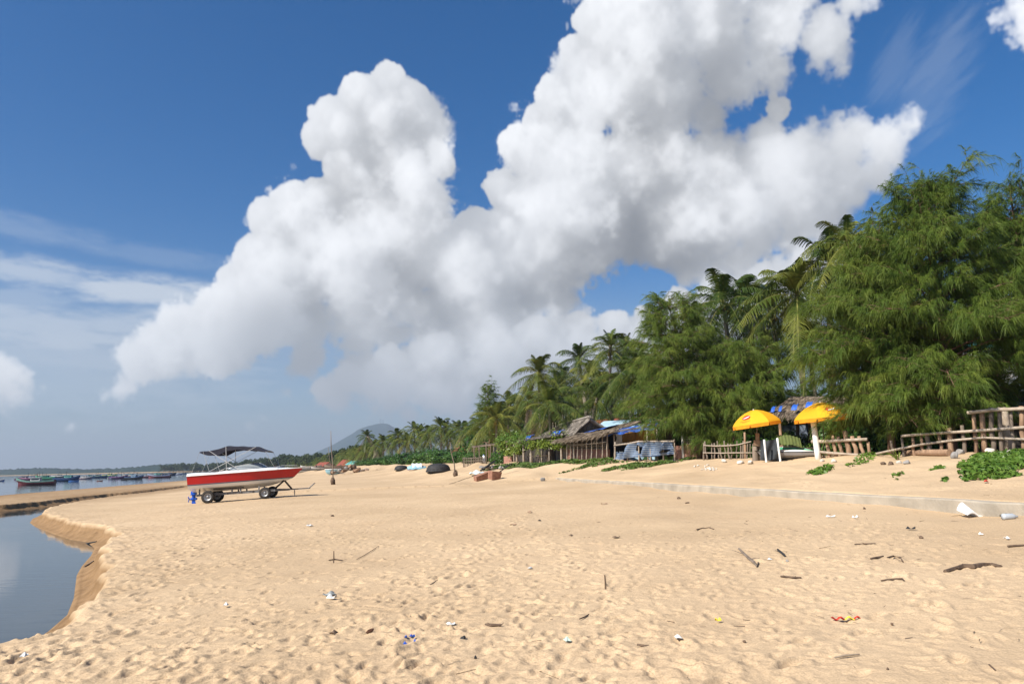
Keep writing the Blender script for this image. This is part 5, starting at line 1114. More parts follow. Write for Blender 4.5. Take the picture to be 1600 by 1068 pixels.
# --- thatch pavilion
VL=((15.2,35.2),(12.4,37.6)); A,B=VL; pv=root('thatch_pavilion','open pavilion with a shaggy straw roof patched with blue tarpaulin, between the two parasols','pavilion',*on_line(1242,*VL))
e0,e1=on_plane(1202,645,A,B),on_plane(1300,650,A,B); b_=nv(VL,3.2); thatch(pv,(e0,e1,e1+b_+Vector((0,0,1.1)),e0+b_+Vector((0,0,1.0))),M['straw'],n=2200,seed=15,sl=.7,w=.03)
for x0,x1,y in ((1204,1210,641),(1216,1221,640),(1236,1245,638),(1258,1268,634),(1282,1290,640)):
    c0,c1=on_plane(x0,y,A,B),on_plane(x1,y-1,A,B); m=WB(pv); m.grid(lambda u,v:c0*(1-u)+c1*u+b_*(.10*v)+Vector((-.04,-.10,.16*v+.02+.02*math.sin(u*8)-.12*max(0,1-3*v))),5,5,0,(0,0,.015)); m.done('tarpaulin_patch',M['bluetarp'],pv)
post(pv,1217,646,1223,716,A,B,.075,M['log']); A6,B6=back(VL,1.6); post(pv,1246,652,1247,712,A6,B6,.09,M['darkwood']); post(pv,1290,652,1290,712,A6,B6,.08,M['darkwood']); post(pv,1264,650,1265,712,A6,B6,.06,M['darkwood'])
m=WB(pv); A7,B7=back(VL,4.2)
a,b=on_plane(1195,664,A7,B7),on_plane(1345,662,A7,B7); nb_=24
for k in range(9):
    z=k/9; c0=Vector((a.x,a.y,zat(a)*(1-z)+a.z*z)); c1=Vector((b.x,b.y,zat(b)*(1-z)+b.z*z)); m.bar(c0+Vector((0,0,.08)),c1+Vector((0,0,.08)),.03,(a.z-zat(a))/9*.90)
m.done('board_wall',pm('blue_grey_boards',(.17,.21,.28),(.10,.12,.16),3,.8),pv)
o=root('bamboo_screen','bamboo lattice screen behind the left parasol pole','screen',*on_line(1178,(13.2,40.5),(11.5,41))); lattice(o,1162,1192,672,692,(13.2,40.5),(11.5,41),10,5,M['palewood'],.02); 
tbp=on_line(1262,(14.0,33.6),(12.2,34.4)); tb_=root('table','low dark plank table in the shade left of the white post','table',*tbp); m=WB(tb_); T1=((14.0,33.6),(12.2,34.4)); m.bar(on_plane(1243,700.5,*T1),on_plane(1275,699.5,*T1),.7,.06); m.done('tabletop',M['darkwood'],tb_)
for x in (1247,1258,1262,1272): post(tb_,x,701,x,716,*T1,.045,M['palewood'],'leg')
# --- parasols
def umbrella(label,pxc,pyr,Y,rad,tilt,polepx,polebot,logo):
    c=at(pxc,pyr,Y); bx=at(polepx,polebot,Y); g=gz(bx.x,bx.y); o=thing('parasol',label,'parasol',(bx.x,bx.y,g),0,'yellow parasols on the dune')
    Mx=Matrix.Rotation(tilt,3,'Y'); off_=c-Vector((bx.x,bx.y,g)); n=8; S=6; ph=R(-90+12)
    prof=[(0,.60),(.16,.585),(.38,.515),(.60,.40),(.80,.245),(.94,.10),(1.0,0)]
    def dome(t,a,lift_=0):
        r=np.interp(t,[k/6 for k in range(7)],[p[0] for p in prof]); z=np.interp(t,[k/6 for k in range(7)],[p[1] for p in prof])*rad/1.05
        k=((a-ph)/(2*math.pi/n))%1.0; sag=math.cos(math.pi/n)/math.cos((k-.5)*2*math.pi/n); rr=r*(sag*.85+.15)*rad+lift_; return off_+Mx@Vector((rr*math.cos(a),rr*math.sin(a),z+lift_*.8-.03*math.sin(k*math.pi)*t*0))
    m=MB(); vs=[];fs=[];ms=[]
    for i in range(n):
        a0=ph+i*2*math.pi/n; o_=len(vs)
        for t in range(7):
            for s_ in range(S+1): vs.append(dome(t/6,a0+2*math.pi/n*s_/S*.9999))
        for t in range(6):
            for s_ in range(S): fs.append((o_+t*(S+1)+s_,o_+t*(S+1)+s_+1,o_+(t+1)*(S+1)+s_+1,o_+(t+1)*(S+1)+s_)); ms.append(i%2)
        # valance
        o2=len(vs)
        for s_ in range(S+1):
            p_=dome(1,a0+2*math.pi/n*s_/S*.9999); ins=.10 if s_ in (0,S) else 0
            q_=a0+2*math.pi/n*(min(max(s_/S,.05),.95)); d_=dome(1,q_); vs.append(p_); vs.append(d_+Mx@Vector((.01*math.cos(q_),.01*math.sin(q_),-.15)))
        for s_ in range(S): fs.append((o2+s_*2,o2+s_*2+2,o2+s_*2+3,o2+s_*2+1)); ms.append(2)
    m.v=[tuple(v) for v in vs]; m.f=fs; m.m=ms; cn=m.build('canopy',[M['yel'],M['yel2'],M['yelv']],o)
    # printed emblem: red oval with a pale swoosh, two lines of small lettering, and marks along the valance
    def decal(name,ac,tc,shape,mat,lift_=.006):
        m=MB(); vs=[dome(tc+y/(rad*1.15),ac+x/(rad*(tc*.95+.05)),lift_) for x,y in shape]; m.add(vs,[tuple(range(len(vs)))]); return m.build(name,mat,cn)
    for ac,tc in logo:
        k0=ac
        ell=[(.185*math.cos(t),.125*math.sin(t)) for t in np.linspace(0,2*math.pi,18)[:-1]]; decal('emblem',k0,tc,ell,M['logo'])
        decal('emblem_swoosh',k0,tc,[(-.15,.05),(-.05,.015),(.06,-.03),(.16,-.07),(.10,-.005),(-.02,.05)],M['foam'],.012)
        q=random.Random(5)
        for row,(y,w,hh) in enumerate(((.19,.36,.045),(.26,.17,.03))):
            x=-w/2; m=MB()
            while x<w/2:
                l=q.uniform(.018,.034)
                for (xa,xb,ya,yb) in ((0,.3,0,1),(.3,1,0,.3)) if q.random()<.5 else ((0,1,0,.35),(.35,.7,.35,1)):
                    vs=[dome(tc+(y+yy*hh)/(rad*1.15),k0+(x+xx*l)/(rad*(tc*.95+.05)),.006) for xx,yy in ((xa,ya),(xb,ya),(xb,yb),(xa,yb))]; m.add(vs,[(0,1,2,3)])
                x+=l+.012
            m.build('lettering',M['logo'],cn)
    pb=MB(); top_=off_+Mx@Vector((0,0,.6*rad/1.05)); pb.tube([(0,0,-.2),off_+Mx@Vector((0,0,-.2)),top_],[.024,.022,.018],8); pb.build('pole',M['steel'],o,True)
    for i in range(n):
        a=ph+i*2*math.pi/n; r_=MB(); r_.tube([dome(.05,a)-Vector((0,0,.03)),dome(.5,a)-Vector((0,0,.03)),dome(1,a)-Vector((0,0,.01))],.008,4); r_.build('rib',M['alu'],o)
    f=MB(); f.lathe([(0,.05),(.035,.04),(.03,-.04),(0,-.04)],8,c=top_); f.build('finial',M['alu'],o)
M['yel']=pm('yellow_orange_cloth',(.82,.42,.016),(.80,.39,.014),2,.7,trans=.25); M['yel2']=pm('yellow_cloth',(.86,.50,.022),(.84,.47,.018),2,.7,trans=.25); M['yelv']=pm('orange_valance',(.82,.33,.012),(.78,.26,.012),6,.7,trans=.2); M['logo']=pm('red_print',(.52,.035,.015),None,3,.7)
umbrella('left yellow parasol with a red oval emblem, tilted beside the low casuarina',1181.5,661.5,33,1.06,R(-7),1181,725,[(R(-90-48),.60)])
umbrella('right yellow parasol partly covered by drooping casuarina boughs',1285,653,31,1.14,R(-3),1287,717,[(R(-90+4),.62)])
# --- things round the left parasol
UL=((13.4,32.6),(9.6,33.2)); A,B=UL
o=root('wooden_stump','split grey wooden stump planted in the sand at the left parasol foot','stump',*on_line(1183,*UL))
post(o,1180,697,1181,726,A,B,.14,M['wood'],'trunk',n=9); post(o,1186,694,1191,727,A,B,.07,M['wood'],'plank',n=4)
o=root('wooden_board','brown weathered board nailed across the stump under the left parasol','board',*on_line(1185,*UL)); m=WB(o); c=on_plane(1186,692.5,A,B)+Vector((-.05,-.2,0)); m.box(c,(.52,.04,.24),(0,.12,.15)); m.box(c+Vector((-.06,.01,.26)),(.16,.04,.36),(0,.05,.15)); m.done('plank',M['log'],o)
NLn=((12.2,31.2),(11.0,31.6))
for x,t,xb,b,lab in ((1194,686.5,1198.5,730,'left of two white posts holding black netting by the jet ski'),(1214.5,684,1221,730,'right of two white posts in front of the jet ski')):
    o=root('white_post',lab,'post',*on_line(xb,*NLn)); post(o,x,t,xb,b,*NLn,.045,M['white'],'shaft',taper=1)
A8,B8=((12.3,31.5),(11.0,32.0)); o=root('shade_net','black netting screen stretched between the two white posts','netting',*on_line(1203,A8,B8)); m=WB(o)
m.grid(lambda u,v:on_plane(1188+27*u,687+1.5*math.sin(u*5)+31*v,A8,B8)+nv((A8,B8),.06*math.sin(u*9+v*4)),20,14,0,tuple(nv((A8,B8),.012))); m.done('net',M['net'],o)
# jet ski
jp=on_line(1226,(13.2,32.0),(11.4,32.8)); js=thing('jet_ski','white and grey jet ski parked on the sand under an olive mat','jet ski',(jp[0],jp[1],gz(*jp)),R(168))
m=MB(); n=16
def jh(t): return .56*(1-max(0,(t-.5)/.5)**2.2)**.8*(.85+.15*min(1,t*4))
lv=[(.35,.06),(.9,.22),(1.0,.36),(.97,.42)]
for sg in (-1,1):
    rows=[[Vector((-1.2+2.45*k/n*(1-.04*(3-i)),sg*max(jh(k/n)*b_,.01),z+.12*(k/n)**3)) for k in range(n+1)] for i,(b_,z) in enumerate(lv)]
    for r0,r1,mi in ((0,1,0),(1,2,0),(2,3,1)): m.add(rows[r0]+rows[r1],[((k,k+1,n+2+k,n+1+k) if sg<0 else (n+1+k,n+2+k,k+1,k)) for k in range(n)],mi)
bk_=[Vector((-1.2,-jh(0)*b_,z)) for b_,z in lv]; m.add(bk_[::-1]+[Vector((v.x,-v.y,v.z)) for v in bk_],[tuple(range(8))],0)
m.build('hull',[pm('grey_gelcoat',(.30,.30,.31),None,3,.35),paint((.05,.05,.055))],js)
m=MB(); 
for sg in (-1,1):
    rows=[[Vector((-1.2+2.43*k/n,sg*jh(k/n)*.96*f_,.42+.12*(k/n)**3+hh*math.sin(min(1,k/n*1.1)*math.pi)**.7)) for k in range(n+1)] for f_,hh in ((1,0),(.75,.10),(.42,.24),(0,.30))]
    for r0 in range(3): m.add(rows[r0]+rows[r0+1],[((k,k+1,n+2+k,n+1+k) if sg<0 else (n+1+k,n+2+k,k+1,k)) for k in range(n)],1 if r0==1 else 0)
m.build('deck',[M['white'],paint((.10,.42,.24))],js,True); js.scale=(1,1,.8)
m=MB(); m.tube([(.25,-.36,.92),(.32,0,.88),(.25,.36,.92)],.028,6); m.tube([(.32,0,.85),(.42,0,.60)],.05,6); m.build('handlebar',M['black'],js,True)
mt=root('mat','olive green ribbed mat thrown over the jet ski seat','mat',jp[0],jp[1]); m=WB(mt); mc=Vector((jp[0]+.1,jp[1]-.05,gz(*jp)))
m.grid(lambda u,v:mc+Vector((-.55+1.0*u+.12*v,-.55+.5*v*1.0,.42+.62*math.sin(min(1,v*.8+.22)*math.pi/2)-.30*max(0,u-.55)+.012*math.sin(u*44))),40,8,0,(0,0,.02)); m.done('sheet',pm('olive_cloth',(.12,.15,.045),(.085,.11,.035),4,.85),mt)
# --- fences
SF=((11.4,36.5),(9.8,38.3)); A,B=((12.6,33.9),(9.5,37.8)); sf=root('stake_fence','thin grey stake fence left of the left parasol','fence',*on_line(1140,A,B))
for i,x in enumerate((1100,1105,1111,1117,1123,1127,1134,1140,1144,1151,1157,1162,1166,1171,1175)): post(sf,x+rnd.uniform(-4,3),691+rnd.uniform(-3,4),x+rnd.uniform(-1,2),717+i*.35,A,B,rnd.uniform(.025,.05),M['wood'],'stake',bend=.04,n=6)
rail(sf,[(1100,695.5),(1118,696.5),(1138,696),(1153,694.5),(1174,689.5)],A,B,.035,M['palewood'],push=.06); rail(sf,[(1099,707),(1125,707.5),(1150,707),(1177,707)],A,B,.03,M['palewood'],push=.06)
post(sf,1163.5,675,1165,722,A,B,.055,M['log'],'post')
FL2=((14.9,27.6),(12.6,31.0)); A,B=FL2; lf=root('log_fence','short log fence with leaning posts below the right parasol','fence',*on_line(1310,*FL2))
for xt,yt,xb,yb,r in ((1278,684,1282.5,718,.075),(1291,685,1298,721,.075),(1300.5,679,1308,720,.07),(1309,682,1319,720,.075),(1319.5,672.5,1330,721,.10),(1331,681,1341,716,.085),(1342,681,1350,712,.07),(1356,690,1360,712,.06)): post(lf,xt,yt,xb,yb,A,B,r,M['log'],bend=.03,n=8)
rail(lf,[(1269,689.5),(1290,689.5),(1320,687.5),(1355,686)],A,B,.075,M['palewood'],push=.12); rail(lf,[(1275,705),(1300,707.5),(1330,709.5),(1362,711)],A,B,.06,M['palewood'],push=.12)
o=root('white_post','thick white post under the right parasol at the end of the short log fence','post',*on_line(1277,(14.0,30.5),(12.0,31.0))); post(o,1270.5,655,1279,718.5,(14.0,30.5),(12.0,31.0),.12,M['white'],'shaft',n=10,taper=1)
FL=((18.9,22.6),(14.6,27.4)); A,B=FL; lf=root('log_fence','long fence of rough upright logs and bamboo rails under the tallest casuarina','fence',*on_line(1490,*FL))
for x,t,r in ((1395,688,.06),(1412,684,.06),(1429,682,.07),(1442,680,.07),(1451,676,.105),(1470,676,.075),(1486,668,.115),(1506,664,.085),(1524,644,.085),(1537,640,.11),(1551,636,.10),(1564,636,.09),(1582,637,.07),(1598.5,634,.10),(1614,634,.09),(1630,634,.10)): post(lf,x-3,t,x+1,np.interp(x,[1395,1486,1640],[714,711,702]),A,B,r*.78,M['log'] if rnd.random()<.6 else M['wood'],bend=.04,n=8)
rail(lf,[(1511,645),(1550,640.5),(1600,638.5),(1640,637)],A,B,.07,M['palewood'],push=.13); rail(lf,[(1408,681),(1450,677.5),(1500,674.5),(1560,670.5),(1600,667.5),(1640,665)],A,B,.055,M['palewood'],push=.13); rail(lf,[(1369,708.5),(1400,702),(1440,694),(1486,688),(1535,683.5),(1600,686),(1640,687)],A,B,.045,M['palewood'],push=.13)
o=root('white_post','pale peeling post standing behind the long log fence near the right edge','post',*on_line(1574,*back(FL,.8))); post(o,1568,636,1577,702,*back(FL,.8),.13,M['palewood'],'shaft',n=9)
o=root('beach_shack','added dark boarded shack filling the deep shade behind the long log fence','shack',*on_line(1560,*back(FL,5)))  # shack added to darken the gap behind the fence
wallq(o,1440,1660,655,645,700,*back(FL,4.0),M['interior'],'wall',.1); (ra,rb_)=(on_plane(1430,652,*back(FL,3.4)),on_plane(1670,640,*back(FL,3.4))); bk_=nv(FL,5); thatch(o,(ra,rb_,rb_+bk_+Vector((0,0,1.0)),ra+bk_+Vector((0,0,1.0))),M['thatch'],n=600,seed=21)
o=root('beach_shack','dark boarded shack behind the casuarinas and the short log fence','shack',*on_line(1400,*back(FL2,6)))
wallq(o,1350,1470,660,655,705,*back(FL2,6.0),M['interior'],'wall',.1); (ra,rb_)=(on_plane(1345,656,*back(FL2,5.5)),on_plane(1480,650,*back(FL2,5.5))); thatch(o,(ra,rb_,rb_+bk_+Vector((0,0,1.0)),ra+bk_+Vector((0,0,1.0))),M['thatch'],n=500,seed=22)
# undergrowth behind the huts and fences
for i,(px,py,Y,w,h) in enumerate(((1400,640,34,5,3.2),(1440,655,31,4,2.4),(1500,640,33,5,3.4),(1550,630,34,5,3.6),(1600,640,31,4,3),(1130,640,48,6,4),(1090,650,50,6,4),(1180,640,47,5,4),(1040,655,55,6,4),(1000,650,66,7,4),(950,640,80,8,5),(900,645,84,8,5),(850,650,88,8,5),(800,655,94,8,5),(765,665,98,7,5),(1270,630,45,6,4),(1330,610,42,6,4.5),(1220,640,50,6,4))):
    bush(px,py,Y,w,h,'dark green undergrowth shrub in the shade between the palm trunks','undergrowth between the palms')
print('huts',time.time()-T0)
# ------------------------------------------------------------------ beach litter, poles, small boats, ground vines
def gthing(name,label,cat,px,py,rz=0,group=None,sink=0):
    g=on_ground(px,py); return thing(name,label,cat,(g.x,g.y,g.z-sink),rz,group), g
# --- poles planted in the sand
def pole(label,pxt,pyt,pxb,pyb,r,bundle=True,mat='wood'):
    o,g=gthing('pole',label,'pole',pxb,pyb); t=at(pxt,pyt,g.y)-g; m=MB(); m.tube([(0,0,-.3),t*.35+Vector((.04,0,0)),t*.7+Vector((-.03,0,0)),t],[r,r*.85,r*.7,r*.4],7); m.build('shaft',M[mat],o,True)
    if bundle:
        b=MB(); b.tube([t*0+Vector((.02,-.03,-.05)),t*.07+Vector((-.02,-.02,0)),t*.13],[.16,.17,.10],7); 
        for k in range(5): a=k*1.25; b.tube([(.12*math.cos(a),.12*math.sin(a),-.05),(.10*math.cos(a+.4),.10*math.sin(a+.4),.35+.08*(k%3))],[.05,.035],5)
        b.build('sandbag_bundle',M['drift'],o,True)
    return o
pole('tall slim pole planted in a dark bundle right of the speedboat bow',517,673,520.5,756.5,.045)
pole('thinner pole leaning behind the tall slim pole',513,698,518,741,.05,False)
pole('leaning pole with a dark bundle at its foot in front of the green shrubs',703,690,712,743.5,.05)
o=gthing('rope','dark rope lying on the sand from the leaning pole to the rubble','rope',702,755)[0]; g0=Vector(o.location); m=MB(); m.tube([on_ground(x,y)-g0+Vector((0,0,.02)) for x,y in ((702,756),(710,754),(718,751),(726,748),(734,745.5),(742,743))],.012,5); m.build('strand',M['drift'],o)
# --- basket boats and beached boats
def coracle(label,px,py,d,mat,mat2,group=None,upside=True):
    o,g=gthing('basket_boat',label,'basket boat',px,py,rnd.uniform(0,6),group,.03); r=d/2; h=d*.36; m=MB()
    if upside: m.lathe([(r*.98,0),(r,.08*d),(r*.97,h*.45),(r*.84,h*.75),(r*.55,h*.94),(0,h)],26); m.build('hull',M[mat],o,True); e=MB(); e.lathe([(r*1.0,.0),(r*1.05,.02*d),(r*1.05,.06*d),(r*1.0,.09*d)],26,caps=False); e.build('rim',M[mat2],o,True)
    else:
        m.lathe([(0,.02),(r*.6,.03*d),(r*.88,h*.4),(r*.98,h*.9),(r,h),(r*.95,h),(r*.84,h*.42),(r*.55,.07*d),(0,.06*d)],26); m.build('hull',M[mat],o,True); e=MB(); e.lathe([(r*.96,h*.92),(r*1.04,h*.93),(r*1.04,h*1.03),(r*.96,h*1.03),(r*.96,h*.92)],26,caps=False); e.build('rim',M[mat2],o,True)
    return o
coracle('black tarred basket boat turned upside down, the smaller one farther left',627,733.5,1.55,'black','black')
coracle('black tarred basket boat turned upside down, the larger one nearer the leaning pole',685,736.5,2.15,'black','black')
M['ltblue']=pm('light_blue_paint',(.30,.52,.62),(.25,.45,.54),2,.5); 
coracle('light blue basket boat standing behind the tall slim pole',520.5,741,2.3,'ltblue','white',None,False)
o,g=gthing('covered_boat','small boat under a white and blue cover between the two black basket boats','boat',651,733.5,R(20)); m=MB()
m.grid(lambda u,v:((u-.5)*1.9,(v-.5)*.95*(1-abs(2*u-1)**3*.5),.06+.42*math.sin(v*math.pi)*(1-.5*abs(2*u-1)**2)+.03*math.sin(u*20)),16,8,0,(0,0,.02)); m.build('cover',M['ltblue'],o,True); m=MB(); m.grid(lambda u,v:((u-.5)*1.0,(v-.5)*.7,.20+.40*math.sin(v*math.pi)+.03*math.sin(u*15)),10,8,0,(0,0,.02)); m.build('top_sheet',M['foam'],o,True); m=MB(); m.box((0,0,.08),(1.7,.7,.16),taper=.9); m.build('hull',M['navy'],o)
def rowboat(label,px,py,L_,c1,c2,rz,group='small boats drawn up on the far beach'):
    o,g=gthing('rowing_boat',label,'boat',px,py,rz,group,.05); m=MB(); n=12
    for sg in (-1,1):
        rows=[]
        for b_,z in ((.5,0),(.85,.22),(1,.48),(.92,.48),(.75,.2),(0,.14)): rows.append([Vector((L_*(k/n-.5)*(1+.06*z),sg*L_*.15*b_*max(.03,math.sin(min(1,(k/n)*.85+.15)*math.pi)**.7),L_*.24*z*(1+.5*(2*k/n-1)**4))) for k in range(n+1)])
        for r0 in range(5): m.add(rows[r0]+rows[r0+1],[((k,k+1,n+2+k,n+1+k) if sg<0 else (n+1+k,n+2+k,k+1,k)) for k in range(n)],1 if r0==1 else 0)
    m.build('hull',[paint(c1),paint(c2)],o); s_=MB(); s_.box((0,0,L_*.09),(L_*.07,L_*.26,.05)); s_.build('thwart',M['wood'],o); return o
for a in ((469,738,4.0,(.40,.46,.42),W_,.2,'pale grey green rowing boat just beyond the speedboat bow'),(479,735.5,4.5,(.16,.09,.07),(.3,.2,.15),.3,'brown rowing boat right of the pale grey green one'),(493,734,5,(.10,.12,.14),(.25,.25,.25),.2,'dark grey rowing boat in the line of boats on the far beach'),
 (504,733.5,4.5,(.13,.15,.17),W_,.4,'dark rowing boat with a white band left of the thin poles'),(514,732,5,(.28,.18,.12),(.4,.3,.22),.5,'tan rowing boat behind the thin poles'),(530,732,5,(.15,.10,.08),(.3,.25,.2),.3,'brown rowing boat behind the brick heap'),(486,731,5,(.3,.2,.14),W_,.2,'brown and white rowing boat furthest back on the far beach'),(464,733.5,5,(.12,.14,.16),W_,.1,'grey rowing boat farthest left on the far beach')):
    rowboat(a[6],a[0],a[1],a[2],a[3],a[4],a[5])
hp=gthing('rock_heap','heap of brown boulders and rotten timber on the far beach','heap',548,739)[0]; q=random.Random(8); 
for k in range(26): m=MB(); a=(q.gauss(0,1.5),q.gauss(0,.8)); hgt=max(.0,1.0-abs(a[0])*.42)*q.random(); m.rock((a[0],a[1],.2+hgt),(q.uniform(.3,.6),q.uniform(.3,.5),q.uniform(.2,.4)),k,0,1,.3); m.build('boulder',(M['drift'],M['log'],M['stone'])[k%3],hp)
# --- rubble below the huts
def slab(name,label,cat,px,py,dims,rot,mat,lift_=0,seed=0):
    o,g=gthing(name,label,cat,px,py); m=MB(); m.box((0,0,dims[2]/2+lift_),dims,rot); r_=random.Random(seed); m.v=[(x+r_.uniform(-1,1)*dims[0]*.06,y+r_.uniform(-1,1)*dims[1]*.06,z+r_.uniform(-1,1)*.02) for x,y,z in m.v]; tag(m.build(name,mat,loc=o.location),label,cat); bpy.data.objects.remove(o)
M['redbrick']=pm('red_brick_lump',(.34,.175,.115),(.22,.11,.075),6,.9,1.0,16)
slab('brick_slab','fallen red brick wedge left of the two in the rubble',"brick slab",755,749,(1.05,.6,.34),(.1,-.32,.3),M['redbrick'],.05,1)
slab('brick_slab','fallen pale topped red brick block right of the red wedge','brick slab',773,749.5,(.62,.5,.50),(.1,.1,.5),M['redbrick'],.02,2)
slab('plank','dark charred plank sticking out of the rubble above the red wedge','plank',763,735,(1.25,.14,.08),(0,-.55,.5),M['black'],.30,3)
slab('plank','dark charred plank tilted at the right side of the rubble','plank',787,741,(1.2,.16,.08),(0,-.6,.3),M['black'],.3,4)
o,g=gthing('plastic_sheet','crumpled pale plastic sheet at the left of the red brick wedge','sheet',745,742); m=MB(); m.grid(lambda u,v:((u-.5)*.95,(v-.5)*.55,.10+.16*math.sin(u*3.1)*math.sin(v*3.1)+.05*math.sin(u*11+v*5)+.04*math.sin(v*14)),14,10,0,(0,0,.015)); m.build('sheet',pm('pale_plastic',(.55,.62,.64),(.45,.52,.55),3,.4),o)
rb=gthing('rubble_heap','heap of grey stones and broken concrete below the vine shack','rubble',785,733)[0]; q=random.Random(12)
for k in range(24): m=MB(); m.rock((q.gauss(0,.75),q.gauss(.6,.6),.10+.12*q.random()),(q.uniform(.12,.32),q.uniform(.10,.26),q.uniform(.08,.18)),k+50,0,1,.3); m.build('stone',M['stone'] if k%3 else M['palestone'],rb)
# --- log and rocks along the fence
o,g=gthing('log','thick bare log lying at the foot of the long log fence','log',1450,711); a=on_ground(1416,711)-g; b=on_ground(1484,712)-g; m=MB(); m.tube([a+Vector((0,0,.09)),(a+b)/2+Vector((0,0,.11)),b+Vector((0,0,.11))],[.10,.115,.125],10); m.build('trunk',M['log'],o)
o,g=gthing('log','short grey log end lying behind the white stone near the right edge','log',1598,705); m=MB(); m.tube([(-.35,.1,.1),(.6,0,.1)],.14,10); m.build('trunk',M['wood'],o)
def rock(label,px,py,w,h,mat,seed,group=None):
    o,g=gthing('rock',label,'rock',px,py); d=g.y; m=MB(); ww=w*d/1155; hh=h*d/1155; m.rock((0,0,hh*.35),(ww*.52,ww*.42,hh*.62),seed,0,3,.22,seed); tag(m.build('rock',M[mat],loc=g),label,'rock',group); bpy.data.objects.remove(o)
for a in (('grey angular rock right of the bare log',1492,716,17,12,'stone',1),('dark grey rock behind the grey angular one',1501,709,12,8,'stone',2),('big white rock at the top edge of the green vine patch',1548,709,15,10,'palestone',3),('flat white rock right of the big white one',1580,709,18,7,'palestone',4),
 ('pale grey rock left of the palm seedling shade',1405,724,9,6,'palestone',5),('pale rough rock with dark pits beside the palm seedling',1417,724.5,12,7,'stone',6),('brown rock near the palm seedling',1392,726,11,6,'drift',7),('brown low rock left of the pale grey rock',1380,725,10,4,'drift',8),
 ('white rock poking out of the green vine patch',1558,731,8,5,'palestone',9),('white stone under the short log fence, left one',1285,721,9,5,'palestone',10),('white stone under the short log fence, right one',1303,722,10,6,'palestone',11),('pale stone at the foot of the stake fence',1132,722,8,6,'palestone',12),
 ('flat pale stone left of the wooden stump',1157,724,12,5,'palestone',13),('white stone right beside the wooden stump',1173,725,11,7,'palestone',14),('dark rock on the dune left of the stake fence',1052,722,11,4,'black',15),('brownish round rock on the sand left of the retaining wall',848,751,8,6,'stone',16)):
    rock(*a)
for i in range(16): rock('small white coral stone in the scatter in front of the stake fence',1084+rnd.uniform(0,40),735-rnd.uniform(0,9),rnd.uniform(2.5,6),rnd.uniform(1.5,3),'palestone',100+i,'white coral stones below the stake fence')
o,g=gthing('palm_seedling','young yellow green palm shoot at the fence foot beside pale rocks','plant',1403,718); q=np.random.default_rng(2); D=np.array([[-.75,-.1,.75],[-.5,-.2,.85],[-.2,0,1],[.12,-.1,1],[.3,.1,.8],[-.6,.1,.6]]); D/=np.linalg.norm(D,axis=1,keepdims=True); V_,F_=ribbons(np.zeros((6,3)),D,np.array([.62,.66,.55,.5,.4,.5]),np.full(6,.075),.25,q,5,.2); np_obj('leaves',V_,F_,M['limevine'],o); m=MB(); m.tube([(0,0,-.05),(0,0,.10)],[.04,.025],6); m.build('stem',M['bark'],o)
# --- ground cover
def poly_patch(name,poly,n,mat,size,h,seed,gapf=.5,world=False):
    q=np.random.default_rng(seed); xs=[p[0] for p in poly]; ys=[p[1] for p in poly]; P=[]; W2=poly if world else [tuple(on_ground(x,y))[:2] for x,y in poly]; bx=[g[0] for g in W2]; by=[g[1] for g in W2]
    X=q.uniform(min(bx),max(bx),n*5); Y=q.uniform(min(by),max(by),n*5); k=inside(X,Y,W2); d,_,_=seg_dist(X.astype(np.float32),Y.astype(np.float32),W2,True)
    nz_=vnoise(X*1.6,Y*1.6,40+seed)*.5+vnoise(X*4.2,Y*4.2,41+seed)*.4; k&=(nz_+np.minimum(d*1.3,.6)>gapf-.35); X=X[k][:n];Y=Y[k][:n]; d=d[k][:n]; z=terrain(X,Y)[0]
    hh=h*np.minimum(1,.25+d*1.6)*q.random(len(X)); P=np.stack([X,Y,z+.015+hh],1); nm=q.normal(size=P.shape)*.55+np.array([-.15,-.25,1.0]); nm/=np.linalg.norm(nm,axis=1,keepdims=True)
    V_,F_=leaf_quads(P,nm,size,q,1.05); tag(np_obj(name,V_,F_,mat),kind='stuff')
poly_patch('beach_vines',[(1489,741),(1499,722),(1520,712),(1560,708),(1660,704),(1660,738),(1604,740),(1585,746),(1550,750),(1508,752)],7800,M['vine'],.062,.17,1,.52)
poly_patch('beach_vines',[(1256,744),(1266,737),(1285,729),(1300,724),(1303,733),(1288,740),(1268,747)],480,M['vine'],.07,.12,2,.45)
poly_patch('beach_vines',[(1322,728),(1335,718),(1360,709),(1382,708),(1374,716),(1350,724),(1330,731)],750,M['vine'],.07,.15,3,.42)
poly_patch('beach_vines',[(1387,750),(1396,741),(1410,737),(1416,744),(1404,750)],210,M['vine'],.065,.10,4,.5)
poly_patch('beach_vines',[(1448,733),(1460,726),(1474,724),(1477,731),(1462,735)],190,M['vine'],.06,.10,5,.5)
poly_patch('beach_vines',[(1470,752),(1477,746),(1482,747),(1479,753)],40,M['vine'],.06,.06,6,.4)
M['dunegrass']=leaf_mat('dune_grass',(.055,.10,.02),(.085,.14,.025),(.15,.18,.05),2,.2)
def strip(parts):                    # (column, line, metres seaward near, far) along the foot of the huts
    lo=[];hi=[]
    for px,L_,d0,d1 in parts:
        p=on_line(px,*L_); a=nv(L_,-d0); c=nv(L_,-d1); lo.append((p[0]+a.x,p[1]+a.y)); hi.append((p[0]+c.x,p[1]+c.y))
    return lo+hi[::-1]
poly_patch('dune_creeper',strip([(822,SL,.6,1.6),(835,SL,.3,4.6),(850,SL,.1,4.4),(868,SL,.0,3.6),(885,AW,-.2,2.6),(905,AW,-.2,1.7),(925,AW,-.2,1.2),(948,AW,0,.9)]),6500,M['dunegrass'],.085,.20,7,.22,True)
poly_patch('dune_creeper',strip([(945,AW,.9,3.4),(962,FA,.3,3.0),(985,FA,.2,1.4)]),700,M['dunegrass'],.08,.14,8,.5,True)
